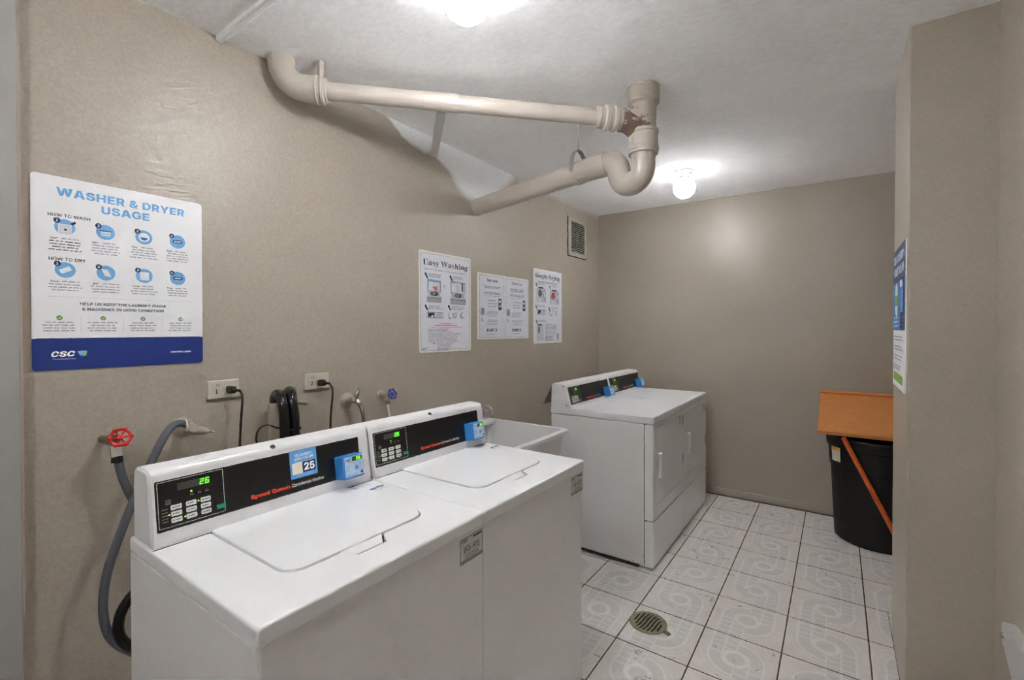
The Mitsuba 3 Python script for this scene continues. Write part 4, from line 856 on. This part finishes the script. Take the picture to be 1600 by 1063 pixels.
# ------------------------------------------------------------------ floor drain
k = thing('floor_drain', 'round metal floor drain with slots beside the second washer', 'drain')
c0 = np.array((1.238, 2.268)); R = .0875; ang = math.atan2(2.326 - 2.242, 1.206 - 1.187)
g = Point(0, 0).buffer(R, quad_segs=12)
for i in range(8):
    q = -.062 + i * .0177; hl = math.sqrt(max(.068 ** 2 - q ** 2, .0001))
    xs = np.linspace(-hl, hl, 9); g = g.difference(LineString([(x, q + .005 * math.sin(x / .03)) for x in xs]).buffer(.0042, quad_segs=2))
g = affinity.rotate(g, math.degrees(ang), origin=(0, 0))
obj('grate', place(extr(g, .0035), (*c0, .0008), (1, 0, 0), (0, 1, 0)), 'drain_metal', k, smooth=False)
obj('rim', torus((*c0, .0022), (0, 0, 1), R, .0028, 40, 8), 'drain_metal', k)
obj('sump', lathe([(0, .084), (.0006, .084)], (*c0, .0002), (0, 0, 1), 32), 'vent_dark', k, smooth=False)
obj('tab', bx(-.018, .018, -.011, .011, 0, .006, .002).apply_transform(trimesh.transformations.rotation_matrix(-.35, (0, 0, 1))).apply_translation((1.338, 2.238, 0.0005)), 'brass_old', k, smooth=False)

# ------------------------------------------------------------------ bin with the orange board and stick
k = thing('trash_can', 'large round black plastic trash can against the end wall, half hidden by the wall end', 'trash can')
BC = (2.235, 4.075)
obj('body', lathe([(.0, .20), (.0, .236), (.01, .246), (.50, .270), (.505, .278), (.60, .283), (.64, .284), (.645, .295), (.705, .300), (.715, .294), (.715, .282), (.60, .272), (.03, .235), (.03, .0)], (*BC, .002), (0, 0, 1), 64), 'bin_black', k, smooth=30)
al = []
for s in (0, 1):
    pass
lb = math.radians(212)
def on_can(a, z, r): return np.array((BC[0] + r * math.cos(a), BC[1] + r * math.sin(a), z))
V_, F_ = [], []
for i, a in enumerate(np.linspace(lb - .13, lb + .17, 8)):
    for z in (.545, .665):
        rr = .2785 + (.283 - .278) * (z - .505) / .1 + .0042; V_.append(on_can(a, z, rr))
for i in range(7): F_ += [(2 * i, 2 * i + 2, 2 * i + 3), (2 * i, 2 * i + 3, 2 * i + 1)]
Vn = np.array(V_); col = np.tile(lin((206, 200, 188)), (len(Vn), 1))
scene[k + '__sticker'] = mikit.ply((Vn, np.array(F_)), 'mat_print', smooth=False, color=col); labels[k + '__sticker'] = {'label': 'pale sticker with a yellow stripe'}
V2 = []
for i, a in enumerate(np.linspace(lb - .10, lb + .15, 8)):
    for z in (.618, .648): V2.append(on_can(a, z, .2785 + .05 * (z - .505) + .0048))
scene[k + '__sticker__stripe'] = mikit.ply((np.array(V2), np.array(F_)), 'mat_print', smooth=False, color=np.tile(lin((214, 164, 48)), (len(V2), 1)))
k = thing('orange_board', 'orange board with a raised back edge lying tilted on the black trash can', 'board')
f0, b0 = np.array((0, 3.800, .757)), np.array((0, 4.372, .958)); e = b0 - f0; Lb = np.linalg.norm(e); e /= Lb; nb = np.cross((1, 0, 0), e)
obj('sheet', place(bx(0, .62, 0, Lb, 0, .012, .003), (1.893, *f0[1:]), (1, 0, 0), e, nb), 'orange_board', k, smooth=30)
obj('back_lip', place(bx(0, .62, Lb - .03, Lb, .011, .030, .004), (1.893, *f0[1:]), (1, 0, 0), e, nb), 'orange_board', k, smooth=30)
obj('front_lip', place(bx(-.004, .624, -.004, .014, -.014, .014, .003), (1.893, *f0[1:]), (1, 0, 0), e, nb), 'orange_board', k, smooth=30)
k = thing('orange_stick', 'orange stick leaning diagonally across the front of the black trash can', 'stick')
scene[k] = mikit.ply(lathe([(0, .013), (.002, .0155), (.800, .0155), (.802, .013)], (2.378, 3.742, .012), np.array((2.036 - 2.378, .074, .735 - .012)), 18), 'mat_orange_stick', smooth=40)

# ------------------------------------------------------------------ metal fitting at the right edge
k = thing('metal_bracket', 'shiny metal bracket low on the wall at the right edge', 'bracket')
pts = [(2.105, .520), (2.095, .532), (1.70, .555), (1.70, .30), (1.96, .39), (2.098, .470)]
obj('plate', place(extr(Polygon(pts), .03), (XR, 0, 0), (0, 1, 0), (0, 0, 1), (-1, 0, 0)), 'bright_metal', k, smooth=False)
obj('bolt', lathe([(0, .008), (.006, .008), (.008, .005)], (XR - .03, 2.075, .498), (-1, 0, 0), 10), 'steel', k)
